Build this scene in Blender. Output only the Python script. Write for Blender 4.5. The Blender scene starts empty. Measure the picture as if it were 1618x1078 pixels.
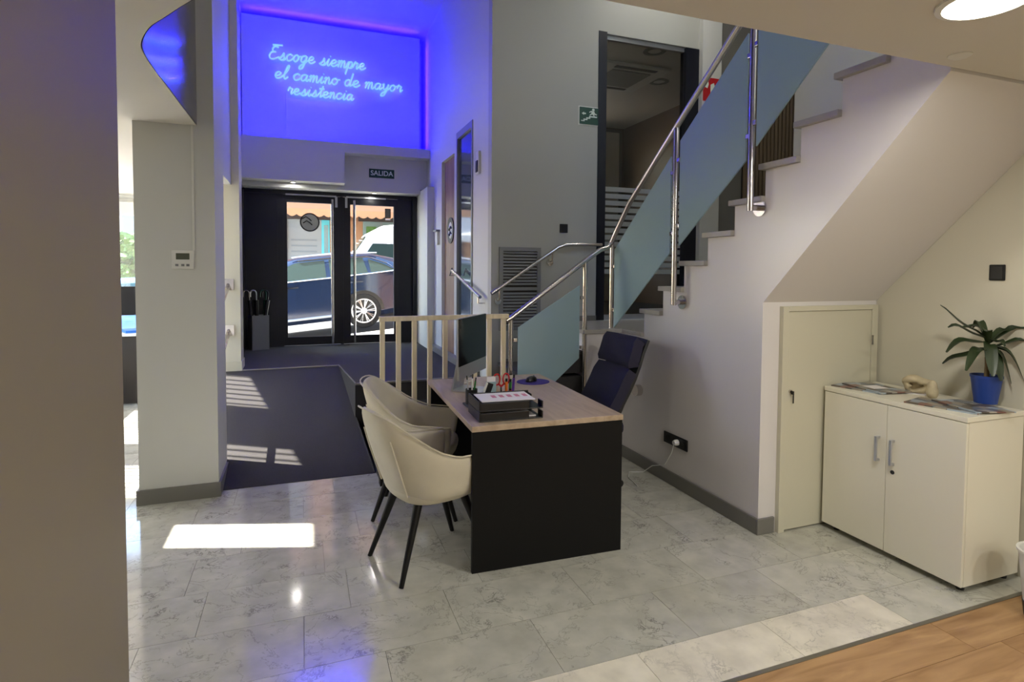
import bpy, bmesh, math, random
from mathutils import Vector, Matrix
random.seed(7)
S = bpy.context.scene
COL = S.collection
PI = math.pi

# ------------------------------------------------------------------ camera
cam = bpy.data.cameras.new('camera'); camo = bpy.data.objects.new('camera', cam); COL.objects.link(camo)
yaw, pitch, roll = 0.35311, -0.039593, 0.00624
fw = Vector((math.sin(yaw)*math.cos(pitch), math.cos(yaw)*math.cos(pitch), math.sin(pitch)))
ri = Vector((math.cos(yaw), -math.sin(yaw), 0)); up = ri.cross(fw)
r2 = ri*math.cos(roll)+up*math.sin(roll); u2 = -ri*math.sin(roll)+up*math.cos(roll)
m = Matrix((r2, u2, -fw)).transposed().to_4x4(); m.translation = Vector((0, 0, 1.58))
camo.matrix_world = m
cam.sensor_width = 36; cam.sensor_fit = 'HORIZONTAL'; cam.lens = 899.2/1618*36; cam.shift_y = -75.8/1618
cam.clip_start = 0.05; cam.clip_end = 300
S.camera = camo
# ------------------------------------------------------------------ view
S.view_settings.view_transform = 'Standard'; S.view_settings.look = 'None'
S.view_settings.gamma = 1; S.view_settings.use_curve_mapping = False
S.view_settings.exposure = 0.15
# ------------------------------------------------------------------ world + sun
SUN = Vector((1, -.33, -.926))        # the way the sunlight travels
w = bpy.data.worlds.new('World'); S.world = w; w.use_nodes = True
nt = w.node_tree; bg = nt.nodes['Background']
sky = nt.nodes.new('ShaderNodeTexSky'); sky.sky_type = 'NISHITA'; sky.sun_disc = False
sky.sun_elevation = math.asin(-SUN.normalized().z); sky.sun_rotation = math.atan2(-SUN.x, -SUN.y)
sky.air_density = 1.0; sky.dust_density = 1.0
nt.links.new(sky.outputs[0], bg.inputs[0]); bg.inputs[1].default_value = 1.5
sl = bpy.data.lights.new('sun', 'SUN'); so = bpy.data.objects.new('sun', sl); COL.objects.link(so)
sl.energy = 32; sl.angle = math.radians(0.5); sl.color = (1, .93, .84)
so.rotation_euler = SUN.to_track_quat('-Z', 'Y').to_euler()
so.location = (-9, 8, 8)

# ------------------------------------------------------------------ materials
def lin(c):
    return tuple(((x/255)/12.92 if x/255 <= .04045 else ((x/255+.055)/1.055)**2.4) for x in c)
def mat(name, rgb, rough=.5, metal=0., var=0., vscale=8., bump=0., bscale=60., emit=None, es=0., spec=.5, coat=0.):
    mt = bpy.data.materials.new(name); mt.use_nodes = True
    n = mt.node_tree; b = n.nodes['Principled BSDF']
    c = lin(rgb)
    b.inputs['Base Color'].default_value = (*c, 1); b.inputs['Roughness'].default_value = rough
    b.inputs['Metallic'].default_value = metal; b.inputs['Specular IOR Level'].default_value = spec
    b.inputs['Coat Weight'].default_value = coat; b.inputs['Coat Roughness'].default_value = .08
    tc = n.nodes.new('ShaderNodeTexCoord')
    if var:
        t = n.nodes.new('ShaderNodeTexNoise'); t.inputs['Scale'].default_value = vscale; t.inputs['Detail'].default_value = 4
        n.links.new(tc.outputs['Object'], t.inputs['Vector'])
        r = n.nodes.new('ShaderNodeValToRGB')
        r.color_ramp.elements[0].position = .3; r.color_ramp.elements[1].position = .7
        r.color_ramp.elements[0].color = (*[x*(1-var) for x in c], 1); r.color_ramp.elements[1].color = (*[min(1, x*(1+var)) for x in c], 1)
        n.links.new(t.outputs['Fac'], r.inputs[0]); n.links.new(r.outputs[0], b.inputs['Base Color'])
    if bump:
        t2 = n.nodes.new('ShaderNodeTexNoise'); t2.inputs['Scale'].default_value = bscale; t2.inputs['Detail'].default_value = 3
        n.links.new(tc.outputs['Object'], t2.inputs['Vector'])
        bp = n.nodes.new('ShaderNodeBump'); bp.inputs['Strength'].default_value = bump; bp.inputs['Distance'].default_value = .004
        n.links.new(t2.outputs['Fac'], bp.inputs['Height']); n.links.new(bp.outputs[0], b.inputs['Normal'])
    if emit:
        b.inputs['Emission Color'].default_value = (*lin(emit), 1); b.inputs['Emission Strength'].default_value = es
    return mt
def marble(name, base, dark, rough, amount):
    mt = bpy.data.materials.new(name); mt.use_nodes = True
    n = mt.node_tree; b = n.nodes['Principled BSDF']; L = n.links.new
    tc = n.nodes.new('ShaderNodeTexCoord'); oi = n.nodes.new('ShaderNodeObjectInfo')
    mul = n.nodes.new('ShaderNodeVectorMath'); mul.operation = 'MULTIPLY'
    cx = n.nodes.new('ShaderNodeCombineXYZ')
    for i in range(3): L(oi.outputs['Random'], cx.inputs[i])
    mul.inputs[1].default_value = (31, 17, 23); L(cx.outputs[0], mul.inputs[0])
    add = n.nodes.new('ShaderNodeVectorMath'); add.operation = 'ADD'
    L(tc.outputs['Object'], add.inputs[0]); L(mul.outputs[0], add.inputs[1])
    def vein(sc, width, dist):
        t = n.nodes.new('ShaderNodeTexNoise'); t.inputs['Scale'].default_value = sc; t.inputs['Detail'].default_value = 7
        t.inputs['Roughness'].default_value = .62; t.inputs['Distortion'].default_value = dist
        L(add.outputs[0], t.inputs['Vector'])
        s = n.nodes.new('ShaderNodeMath'); s.operation = 'SUBTRACT'; s.inputs[1].default_value = .5; L(t.outputs['Fac'], s.inputs[0])
        a = n.nodes.new('ShaderNodeMath'); a.operation = 'ABSOLUTE'; L(s.outputs[0], a.inputs[0])
        mr = n.nodes.new('ShaderNodeMapRange'); mr.inputs[1].default_value = 0; mr.inputs[2].default_value = width
        mr.inputs[3].default_value = 1; mr.inputs[4].default_value = 0; L(a.outputs[0], mr.inputs[0]); return mr.outputs[0]
    cloud = n.nodes.new('ShaderNodeTexNoise'); cloud.inputs['Scale'].default_value = 9; cloud.inputs['Detail'].default_value = 6
    L(add.outputs[0], cloud.inputs['Vector'])
    cr = n.nodes.new('ShaderNodeValToRGB'); cr.color_ramp.elements[0].position = .32; cr.color_ramp.elements[1].position = .68
    b1 = lin(base); cr.color_ramp.elements[0].color = (*[x*.80 for x in b1], 1); cr.color_ramp.elements[1].color = (*b1, 1)
    L(cloud.outputs['Fac'], cr.inputs[0])
    v1 = vein(2.6, .007, .6); v2 = vein(13, .03, .4)
    g = n.nodes.new('ShaderNodeTexNoise'); g.inputs['Scale'].default_value = 5; L(add.outputs[0], g.inputs['Vector'])
    gm = n.nodes.new('ShaderNodeMapRange'); gm.inputs[1].default_value = .56; gm.inputs[2].default_value = .66; L(g.outputs['Fac'], gm.inputs[0])
    v3 = n.nodes.new('ShaderNodeMath'); v3.operation = 'MULTIPLY'; L(v2, v3.inputs[0]); L(gm.outputs[0], v3.inputs[1])
    mx = n.nodes.new('ShaderNodeMath'); mx.operation = 'MAXIMUM'; L(v3.outputs[0], mx.inputs[1])
    h = n.nodes.new('ShaderNodeMath'); h.operation = 'MULTIPLY'; h.inputs[1].default_value = .55; L(v1, h.inputs[0]); L(h.outputs[0], mx.inputs[0])
    am = n.nodes.new('ShaderNodeMath'); am.operation = 'MULTIPLY'; am.inputs[1].default_value = amount; L(mx.outputs[0], am.inputs[0])
    mixc = n.nodes.new('ShaderNodeMixRGB'); mixc.inputs[2].default_value = (*lin(dark), 1)
    L(am.outputs[0], mixc.inputs[0]); L(cr.outputs[0], mixc.inputs[1])
    hv = n.nodes.new('ShaderNodeHueSaturation'); mr2 = n.nodes.new('ShaderNodeMapRange'); mr2.inputs[3].default_value = .93; mr2.inputs[4].default_value = 1.07
    L(oi.outputs['Random'], mr2.inputs[0]); L(mr2.outputs[0], hv.inputs['Value']); L(mixc.outputs[0], hv.inputs['Color'])
    L(hv.outputs[0], b.inputs['Base Color']); b.inputs['Roughness'].default_value = rough; b.inputs['Specular IOR Level'].default_value = .85
    return mt
def wood(name, a, bcol, scale=(1.2, 14, 14), rough=.45):
    mt = bpy.data.materials.new(name); mt.use_nodes = True
    n = mt.node_tree; b = n.nodes['Principled BSDF']; L = n.links.new
    tc = n.nodes.new('ShaderNodeTexCoord'); mp = n.nodes.new('ShaderNodeMapping'); mp.inputs['Scale'].default_value = scale
    oi = n.nodes.new('ShaderNodeObjectInfo'); cx = n.nodes.new('ShaderNodeCombineXYZ'); 
    mm = n.nodes.new('ShaderNodeMath'); mm.operation = 'MULTIPLY'; mm.inputs[1].default_value = 40; L(oi.outputs['Random'], mm.inputs[0])
    L(mm.outputs[0], cx.inputs[0]); L(mm.outputs[0], cx.inputs[1]); L(cx.outputs[0], mp.inputs['Location'])
    L(tc.outputs['Object'], mp.inputs['Vector'])
    t = n.nodes.new('ShaderNodeTexNoise'); t.inputs['Scale'].default_value = 2.2; t.inputs['Detail'].default_value = 6; t.inputs['Distortion'].default_value = .8
    L(mp.outputs[0], t.inputs['Vector'])
    r = n.nodes.new('ShaderNodeValToRGB'); r.color_ramp.elements[0].position = .3; r.color_ramp.elements[1].position = .68
    r.color_ramp.elements[0].color = (*lin(a), 1); r.color_ramp.elements[1].color = (*lin(bcol), 1)
    L(t.outputs['Fac'], r.inputs[0]); L(r.outputs[0], b.inputs['Base Color']); b.inputs['Roughness'].default_value = rough
    return mt
def glass(name, tint=(255, 255, 255), refl=.08):
    mt = bpy.data.materials.new(name); mt.use_nodes = True
    n = mt.node_tree; n.nodes.remove(n.nodes['Principled BSDF']); o = n.nodes['Material Output']; L = n.links.new
    t = n.nodes.new('ShaderNodeBsdfTransparent'); t.inputs[0].default_value = (*lin(tint), 1)
    g = n.nodes.new('ShaderNodeBsdfGlossy'); g.inputs['Roughness'].default_value = .02
    lw_ = n.nodes.new('ShaderNodeLayerWeight'); pw = n.nodes.new('ShaderNodeMath'); pw.operation = 'POWER'; pw.inputs[1].default_value = 4
    L(lw_.outputs['Facing'], pw.inputs[0]); f = n.nodes.new('ShaderNodeMath'); f.operation = 'MULTIPLY_ADD'; f.inputs[1].default_value = .6; f.inputs[2].default_value = refl*.4; L(pw.outputs[0], f.inputs[0])
    mx = n.nodes.new('ShaderNodeMixShader'); L(f.outputs[0], mx.inputs[0]); L(t.outputs[0], mx.inputs[1]); L(g.outputs[0], mx.inputs[2]); L(mx.outputs[0], o.inputs[0])
    return mt
def frosted(name, rgb, trans=.5):
    mt = bpy.data.materials.new(name); mt.use_nodes = True
    n = mt.node_tree; n.nodes.remove(n.nodes['Principled BSDF']); o = n.nodes['Material Output']; L = n.links.new
    d = n.nodes.new('ShaderNodeBsdfDiffuse'); d.inputs[0].default_value = (*lin(rgb), 1)
    t = n.nodes.new('ShaderNodeBsdfTranslucent'); t.inputs[0].default_value = (*lin(rgb), 1)
    g = n.nodes.new('ShaderNodeBsdfGlossy'); g.inputs['Roughness'].default_value = .12
    f = n.nodes.new('ShaderNodeFresnel'); f.inputs[0].default_value = 1.45
    m1 = n.nodes.new('ShaderNodeMixShader'); m1.inputs[0].default_value = trans; L(d.outputs[0], m1.inputs[1]); L(t.outputs[0], m1.inputs[2])
    m2 = n.nodes.new('ShaderNodeMixShader'); L(f.outputs[0], m2.inputs[0]); L(m1.outputs[0], m2.inputs[1]); L(g.outputs[0], m2.inputs[2]); L(m2.outputs[0], o.inputs[0])
    return mt
M = dict(
 wall=mat('wall paint', (208, 209, 204), .55, bump=.05, bscale=180), lacquer=mat('grey lacquer', (104, 104, 106), .14, spec=.35), shaded=mat('taupe wall paint', (146, 137, 120), .6), greyw=mat('light grey wall tone', (176, 177, 170), .5, bump=.05, bscale=180), wallw=mat('warm wall paint', (213, 209, 190), .22, bump=.05, bscale=180),
 gloss=mat('satin wall paint', (226, 222, 220), .25, bump=.03, bscale=90), ceil=mat('ceiling paint', (222, 218, 208), .7),
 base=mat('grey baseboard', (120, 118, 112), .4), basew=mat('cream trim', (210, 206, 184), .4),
 marble=marble('grey marble', (198, 197, 184), (58, 60, 58), .10, .62), marble2=marble('pale marble', (236, 230, 212), (120, 118, 108), .2, .5),
 grout=mat('grout', (140, 138, 128), .8), oak=wood('oak plank', (150, 112, 72), (190, 152, 106), (1.0, 9, 9)), strip=mat('metal strip', (150, 148, 140), .35, .9),
 carpet=mat('charcoal carpet', (58, 56, 55), .95, var=.12, vscale=140, bump=.5, bscale=500), tread=mat('stone tread', (168, 164, 156), .3, var=.08),
 black=mat('black laminate', (12, 12, 12), .6, spec=.25), navy=mat('navy frame', (11, 14, 28), .35), desk=wood('beige oak top', (170, 148, 124), (198, 178, 154), (8, 1, 8), .35),
 pine=wood('pine', (222, 206, 168), (244, 230, 196), (14, 14, 1), .5), steel=mat('brushed steel', (205, 200, 196), .2, 1.), chrome=mat('chrome', (225, 225, 228), .1, 1.),
 tglass=frosted('teal frosted glass', (190, 218, 224), .4), glass=glass('clear glass'), dglass=glass('door glass', (236, 240, 240), .05),
 smoke=glass('smoked glass', (222, 226, 222), .12), mirror=mat('reflective glass', (120, 134, 146), .06, .75),
 velvet=mat('cream velvet', (214, 206, 184), .8, var=.06, vscale=5, bump=.1, bscale=300), leg=mat('black metal leg', (18, 18, 18), .4, .3),
 navyfab=mat('navy fabric', (38, 36, 58), .8, bump=.2, bscale=400), dark=mat('dark plastic', (20, 20, 22), .35), screen=mat('black screen', (8, 10, 14), .08),
 alu=mat('aluminium', (196, 198, 202), .3, .8), cab=mat('cream laminate', (234, 230, 212), .26), red=mat('red plastic', (190, 28, 34), .35), 
 paper=mat('white paper', (236, 232, 232), .7), pink=mat('pink print', (206, 130, 150), .7), grey=mat('grey plastic', (130, 132, 132), .4), 
 wplast=mat('white plastic', (226, 226, 220), .35), blue=mat('blue pot', (30, 62, 138), .45), leaf=mat('leaf', (42, 58, 30), .4, var=.4, vscale=9), soil=mat('soil', (60, 44, 32), .9),
 stem=mat('stem', (112, 92, 60), .8), stone=mat('pale stone', (196, 182, 148), .75, var=.15, vscale=20, bump=.5, bscale=50), green=mat('sign green', (16, 70, 52), .4),
 signw=mat('sign white', (226, 238, 228), .5), brown=mat('brown veneer', (120, 100, 84), .45, var=.08, vscale=3), door=wood('walnut door', (140, 108, 84), (168, 134, 106), (10, 10, 1), .4),
 neon=mat('neon tube', (150, 190, 255), .3, emit=(104, 160, 255), es=1.3), led=mat('led strip', (60, 40, 255), .3, emit=(20, 4, 255), es=6),
 lamp=mat('lamp lens', (255, 250, 240), .3, emit=(255, 246, 228), es=14), slat=mat('brown slat', (120, 104, 82), .5), slatd=mat('slat backing', (42, 36, 30), .7),
 purple=mat('purple pad', (62, 48, 132), .7), orange=mat('orange', (236, 120, 44), .4), greenp=mat('green marker', (40, 120, 52), .4), violet=mat('violet marker', (86, 44, 140), .4),
 carpaint=mat('navy car paint', (24, 40, 70), .18, .2, coat=.8), tyre=mat('tyre', (24, 24, 25), .8), rim=mat('alloy', (214, 214, 216), .25, .9), carglass=mat('car glass', (60, 84, 84), .05, .3),
 vanw=mat('white paint', (214, 214, 214), .25), asphalt=mat('asphalt', (120, 118, 116), .9, var=.08, vscale=30), pave=mat('pavement', (214, 206, 196), .8, var=.05, vscale=6),
 awn=mat('peach awning', (196, 142, 100), .8), awnw=mat('white awning', (206, 196, 186), .8), shop=mat('tan stone', (176, 128, 92), .7, var=.06, vscale=4), shopd=mat('dark shopfront', (66, 52, 46), .5),
 shopg=mat('shop window', (130, 150, 146), .1), poster=mat('grey poster', (150, 150, 146), .6), teal=mat('turquoise frame', (96, 190, 196), .5), bld=mat('pale facade', (222, 216, 204), .8, var=.05),
 bwin=mat('facade window', (110, 116, 120), .2), ivy=mat('green foliage', (84, 120, 56), .8, var=.4, vscale=16), bluecar=mat('blue car paint', (58, 124, 196), .2, coat=.6),
 skyb=mat('blue folder', (38, 112, 206), .5), mag=mat('magazine print', (128, 122, 112), .45, var=.75, vscale=26), lcd=mat('lcd', (92, 96, 84), .3), 
)
def print_mat(name, cols, scale):
    mt = bpy.data.materials.new(name); mt.use_nodes = True; n = mt.node_tree; b = n.nodes['Principled BSDF']; L = n.links.new
    tc = n.nodes.new('ShaderNodeTexCoord'); v = n.nodes.new('ShaderNodeTexVoronoi'); v.inputs['Scale'].default_value = scale; v.distance = 'CHEBYCHEV'
    L(tc.outputs['Object'], v.inputs['Vector']); r = n.nodes.new('ShaderNodeValToRGB'); r.color_ramp.interpolation = 'CONSTANT'
    sp = n.nodes.new('ShaderNodeSeparateColor'); L(v.outputs['Color'], sp.inputs[0]); L(sp.outputs[0], r.inputs[0])
    while len(r.color_ramp.elements) < len(cols): r.color_ramp.elements.new(.5)
    for k, c in enumerate(cols): r.color_ramp.elements[k].position = k/len(cols); r.color_ramp.elements[k].color = (*lin(c), 1)
    L(r.outputs[0], b.inputs['Base Color']); b.inputs['Roughness'].default_value = .3
    return mt
M['mag'] = print_mat('magazine print', [(92, 84, 76), (150, 142, 128), (104, 112, 122), (176, 170, 158), (128, 92, 82), (74, 70, 64), (160, 172, 182)], 17)
# ------------------------------------------------------------------ builders
class MB:
    def __init__(s): s.b = bmesh.new()
    def box(s, x0, x1, y0, y1, z0, z1, mtx=None):
        vs = [s.b.verts.new((x, y, z)) for z in (z0, z1) for y in (y0, y1) for x in (x0, x1)]
        for f in ((0, 2, 3, 1), (4, 5, 7, 6), (0, 1, 5, 4), (2, 6, 7, 3), (0, 4, 6, 2), (1, 3, 7, 5)): s.b.faces.new([vs[i] for i in f])
        if mtx: 
            for v in vs: v.co = mtx @ v.co
        return s
    def prism(s, poly, axis, a, b):
        def P(p, t):
            return {'x': (t, p[0], p[1]), 'y': (p[0], t, p[1]), 'z': (p[0], p[1], t)}[axis]
        A = [s.b.verts.new(P(p, a)) for p in poly]; B = [s.b.verts.new(P(p, b)) for p in poly]
        n = len(poly)
        s.b.faces.new(A); s.b.faces.new(B[::-1])
        for i in range(n): s.b.faces.new((A[i], B[i], B[(i+1) % n], A[(i+1) % n]))
        return s
    def tube(s, pts, r, seg=10, cap=True, radii=None):
        pts = [Vector(p) for p in pts]; rings = []; ref = None
        for i, p in enumerate(pts):
            d = (pts[min(i+1, len(pts)-1)]-pts[max(i-1, 0)]).normalized()
            if ref is None: ref = d.orthogonal().normalized()
            ref = (ref-d*ref.dot(d))
            ref = ref.normalized() if ref.length > 1e-5 else d.orthogonal().normalized()
            q = d.cross(ref); rr = radii[i] if radii else r
            rings.append([s.b.verts.new(p+(ref*math.cos(a)+q*math.sin(a))*rr) for a in [2*PI*k/seg for k in range(seg)]])
        for A, B in zip(rings, rings[1:]):
            for k in range(seg): s.b.faces.new((A[k], A[(k+1) % seg], B[(k+1) % seg], B[k]))
        if cap: s.b.faces.new(rings[0][::-1]); s.b.faces.new(rings[-1])
        return s
    def lathe(s, prof, c=(0, 0, 0), seg=24, axis='z'):
        rings = []
        for r, z in prof:
            ring = []
            for k in range(seg):
                a = 2*PI*k/seg; x, y = r*math.cos(a), r*math.sin(a)
                v = {'z': (x, y, z), 'y': (x, z, y), 'x': (z, x, y)}[axis]
                ring.append(s.b.verts.new(Vector(c)+Vector(v)))
            rings.append(ring)
        for A, B in zip(rings, rings[1:]):
            for k in range(seg): s.b.faces.new((A[k], A[(k+1) % seg], B[(k+1) % seg], B[k]))
        if prof[0] != prof[-1]:
            if prof[0][0] > 1e-6: s.b.faces.new(rings[0][::-1])
            if prof[-1][0] > 1e-6: s.b.faces.new(rings[-1])
        bmesh.ops.remove_doubles(s.b, verts=s.b.verts, dist=1e-6)
        return s
    def grid(s, rows, closed=False):
        V = [[s.b.verts.new(p) for p in r] for r in rows]
        n = len(V[0])
        for A, B in zip(V, V[1:]):
            for k in range(n if closed else n-1): s.b.faces.new((A[k], A[(k+1) % n], B[(k+1) % n], B[k]))
        return s
    def build(s, name, mt, parent=None, bevel=0, smooth=False, solid=0, sub=0, loc=None):
        bmesh.ops.recalc_face_normals(s.b, faces=s.b.faces)
        if smooth:
            for f in s.b.faces: f.smooth = True
        me = bpy.data.meshes.new(name); s.b.to_mesh(me); s.b.free()
        o = bpy.data.objects.new(name, me); COL.objects.link(o)
        me.materials.append(M[mt] if isinstance(mt, str) else mt)
        if parent: o.parent = parent
        if loc: o.location = loc
        if solid: md = o.modifiers.new('solid', 'SOLIDIFY'); md.thickness = solid; md.offset = -1 if solid > 0 else 1
        if bevel: md = o.modifiers.new('bevel', 'BEVEL'); md.width = bevel; md.segments = 2; md.limit_method = 'ANGLE'
        if sub: md = o.modifiers.new('sub', 'SUBSURF'); md.levels = sub; md.render_levels = sub
        if smooth and not sub:
            es = o.modifiers.new('edges', 'EDGE_SPLIT'); es.split_angle = math.radians(40)
        return o
def bx(*a): return MB().box(*a)
def tag(o, label, cat, group=None):
    o['label'] = label; o['category'] = cat
    if group: o['group'] = group
    return o
def thing(name, label, cat, loc=(0, 0, 0), rz=0, group=None):
    o = bpy.data.objects.new(name, None); COL.objects.link(o); o.location = loc; o.rotation_euler = (0, 0, rz)
    o.empty_display_size = .1
    return tag(o, label, cat, group)
def struct(o): o['kind'] = 'structure'; return o
def sempty(name, loc=(0, 0, 0)):
    o = bpy.data.objects.new(name, None); COL.objects.link(o); o.location = loc; o.empty_display_size = .1
    return struct(o)
def copy_tree(o, parent=None):
    c = o.copy(); COL.objects.link(c)
    if parent: c.parent = parent
    for ch in list(o.children): copy_tree(ch, c)
    return c
def text_mesh(name, body, size, mt, parent, mtx, align='CENTER'):
    cu = bpy.data.curves.new(name, 'FONT'); cu.body = body; cu.size = size; cu.align_x = align; cu.align_y = 'CENTER'; cu.extrude = .001; cu.offset = size*.012
    t = bpy.data.objects.new(name+'_src', cu); COL.objects.link(t)
    bpy.context.view_layer.update()
    me = bpy.data.meshes.new_from_object(t.evaluated_get(bpy.context.evaluated_depsgraph_get()))
    bpy.data.objects.remove(t); bpy.data.curves.remove(cu)
    me.materials.clear(); me.materials.append(M[mt]); me.transform(mtx)
    o = bpy.data.objects.new(name, me); COL.objects.link(o); o.parent = parent
    return o
RX90 = Matrix.Rotation(PI/2, 4, 'X')          # text in the x-z plane, read from -y

# ------------------------------------------------------------------ key measures
XS, XR = 2.56, 3.50                            # stair wall, right wall
YV = 4.95                                      # wall with the vent
ZC = 4.80                                      # tall ceiling
ZL, ZLL = 2.44, 2.54                           # low ceilings
HP = .55                                       # entrance platform
ZLAND = 1.095
YD = 8.15                                      # entrance door
YF = 8.75                                      # street window of the left room
# ================================================================== STRUCTURE
# ---- marble floor, each tile its own piece
fl = struct(bx(-2.65, XR, 1.715, YF, -.12, -.006).build('floor', 'grout'))
TW, TD = .645, .364
tile_me = {}
def tile(x0, x1, y0, y1, mt):
    key = (round(x1-x0, 3), round(y1-y0, 3), mt)
    if key not in tile_me:
        o = bx(0, x1-x0-.002, 0, y1-y0-.002, -.02, 0).build('marble_tile', mt, fl); tile_me[key] = o.data
    else:
        o = bpy.data.objects.new('marble_tile', tile_me[key]); COL.objects.link(o); o.parent = fl
    o.location = (x0+.001, y0+.001, 0)
for i in range(-6, 5):
    x0 = max(1.285+TW*i, -2.65); x1 = min(x0+TW, XR)
    if x1-x0 < .05: continue
    tile(x0, x1, 1.715, 1.97, 'marble2' if -2 <= i < 2 else 'marble')
r = 0; y = 1.97
while y < YF-.05:
    y1 = min(y+TD, YF); off = [0.49, .0, .32, .16][r % 4]*TW if r else .49*TW
    x = 1.285+off-TW*(11 if True else 0)
    while x < XR-.02:
        x1 = min(x+TW, XR); xa = max(x, -2.65)
        hidden = (xa > .55 and y > 4.3) or (xa > 2.6 and y > 2.7) or (xa > -.55 and y > 4.9)
        if x1-xa > .04 and not hidden: tile(xa, x1, y, y1, 'marble')
        x += TW
    y = y1; r += 1
# ---- oak planks towards the camera
fw_ = struct(bx(-2.65, XR, -4, 1.70, -.12, -.006).build('floor_wood', 'grout'))
PW = .19; pm = {}
for i in range(30):
    y1 = 1.70-PW*i; y0 = y1-PW
    x = -1.2-random.random()*.9
    if i > 12: break
    while x < XR:
        x1 = min(x+1.38, XR)
        if x1-x > .1:
            k = round(x1-x, 2)
            if k not in pm:
                o = bx(0, x1-x-.002, 0, PW-.002, -.012, 0).build('plank', 'oak', fw_); pm[k] = o.data
            else:
                o = bpy.data.objects.new('plank', pm[k]); COL.objects.link(o); o.parent = fw_
            o.location = (x, y0, 0)
        x = x1
struct(bx(-2.65, XR, 1.698, 1.717, -.004, .003).build('trim_1', 'strip'))
# ---- low ceilings with their curved edge and what stands on them
curve = [(-.66, 4.36), (-.665, 3.2), (-.66, 3.01), (-.64, 2.87), (-.57, 2.68), (-.48, 2.53), (-.36, 2.34), (-.2, 2.12), (.02, 1.9), (.3, 1.73), (.6, 1.63)]
def catmull(p, n):
    out = []
    for i in range(len(p)-1):
        a, b, c, d = p[max(i-1, 0)], p[i], p[i+1], p[min(i+2, len(p)-1)]
        for k in range(n):
            t = k/n; out.append(tuple(.5*((2*b[j])+(-a[j]+c[j])*t+(2*a[j]-5*b[j]+4*c[j]-d[j])*t*t+(-a[j]+3*b[j]-3*c[j]+d[j])*t**3) for j in (0, 1)))
    return out+[p[-1]]
curve = [curve[0]]+catmull(curve[1:], 5)
low = struct(MB().prism([(-2.65, 4.36)]+curve+[(.6, -4), (-2.65, -4)], 'z', ZLL, ZC).build('ceiling_left', 'ceil'))
struct(bx(-2.65, -.95, 4.36, YF, ZLL, ZC).build('ceiling_left_room', 'ceil'))
fb_ = MB(); cv = [(x+.004, y+.003) for x, y in curve[1:]]; cv = [(-.656, 4.358)]+cv
fb_.grid([[(x, y, z) for x, y in cv] for z in (ZLL+.002, ZC-.002)]); struct(fb_.build('trim_6', 'lacquer', smooth=True))
struct(bx(.6, XS, -4, 1.63, ZL, ZC).build('ceiling_near', 'ceil'))
struct(bx(XS, XR, -4, 1.63, ZL, 2.60).build('ceiling_under_stair', 'ceil'))
struct(bx(-.95, 5.3, 1.62, YD+.2, ZC, ZC+.1).build('ceiling', 'wall'))
# ---- left side: near wall, pillars, upper wall over the ramp
struct(bx(-1.0, -.5, -4, 1.965, 0, ZLL).build('wall_near_left', 'shaded'))  # the lack of lamplight here is put into the darker wall colour
p1 = struct(bx(-1.03, -.556, 4.36, 4.83, 0, ZC).build('wall_pillar', 'wall'))
struct(bx(-1.045, -.541, 4.345, 4.845, 0, .1).build('baseboard_pillar', 'base'))
struct(bx(-.95, -.66, 4.83, 6.35, 2.42, ZC).build('wall_over_ramp', 'wall'))
struct(bx(-.95, -.59, 6.35, 6.62, 0, ZC).build('wall_far_pillar', 'wallw'))
struct(bx(-.95, -.582, 6.342, 6.628, HP-.02, HP+.09).build('baseboard_far_pillar', 'basew'))
struct(bx(-.95, -.69, 6.62, YD+.2, 2.66, ZC).build('wall_left_upper', 'wall'))
struct(bx(-.95, -.735, 6.62, YD, 0, 2.66).build('wall_left_lower', 'navy'))
XL = -2.65
lw = MB().box(XL-.05, XL, -4, 4.24, 0, ZC).box(XL-.05, XL, 4.24, 4.62, 0, 1.74).box(XL-.05, XL, 4.62, 5.0, 0, ZC).box(XL-.05, XL, 5.0, 5.76, 0, .8).box(XL-.05, XL, 5.76, 6.30, 0, ZC)
lw.box(XL-.05, XL, 6.30, 7.9, 0, .8).box(XL-.05, XL, 7.9, YF+.2, 0, ZC).box(XL-.05, XL, 4.24, 4.62, 2.54, ZC).box(XL-.05, XL, 5.0, 5.76, 2.54, ZC).box(XL-.05, XL, 6.30, 7.9, 2.54, ZC)
struct(lw.build('wall_left', 'wall'))
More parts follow.
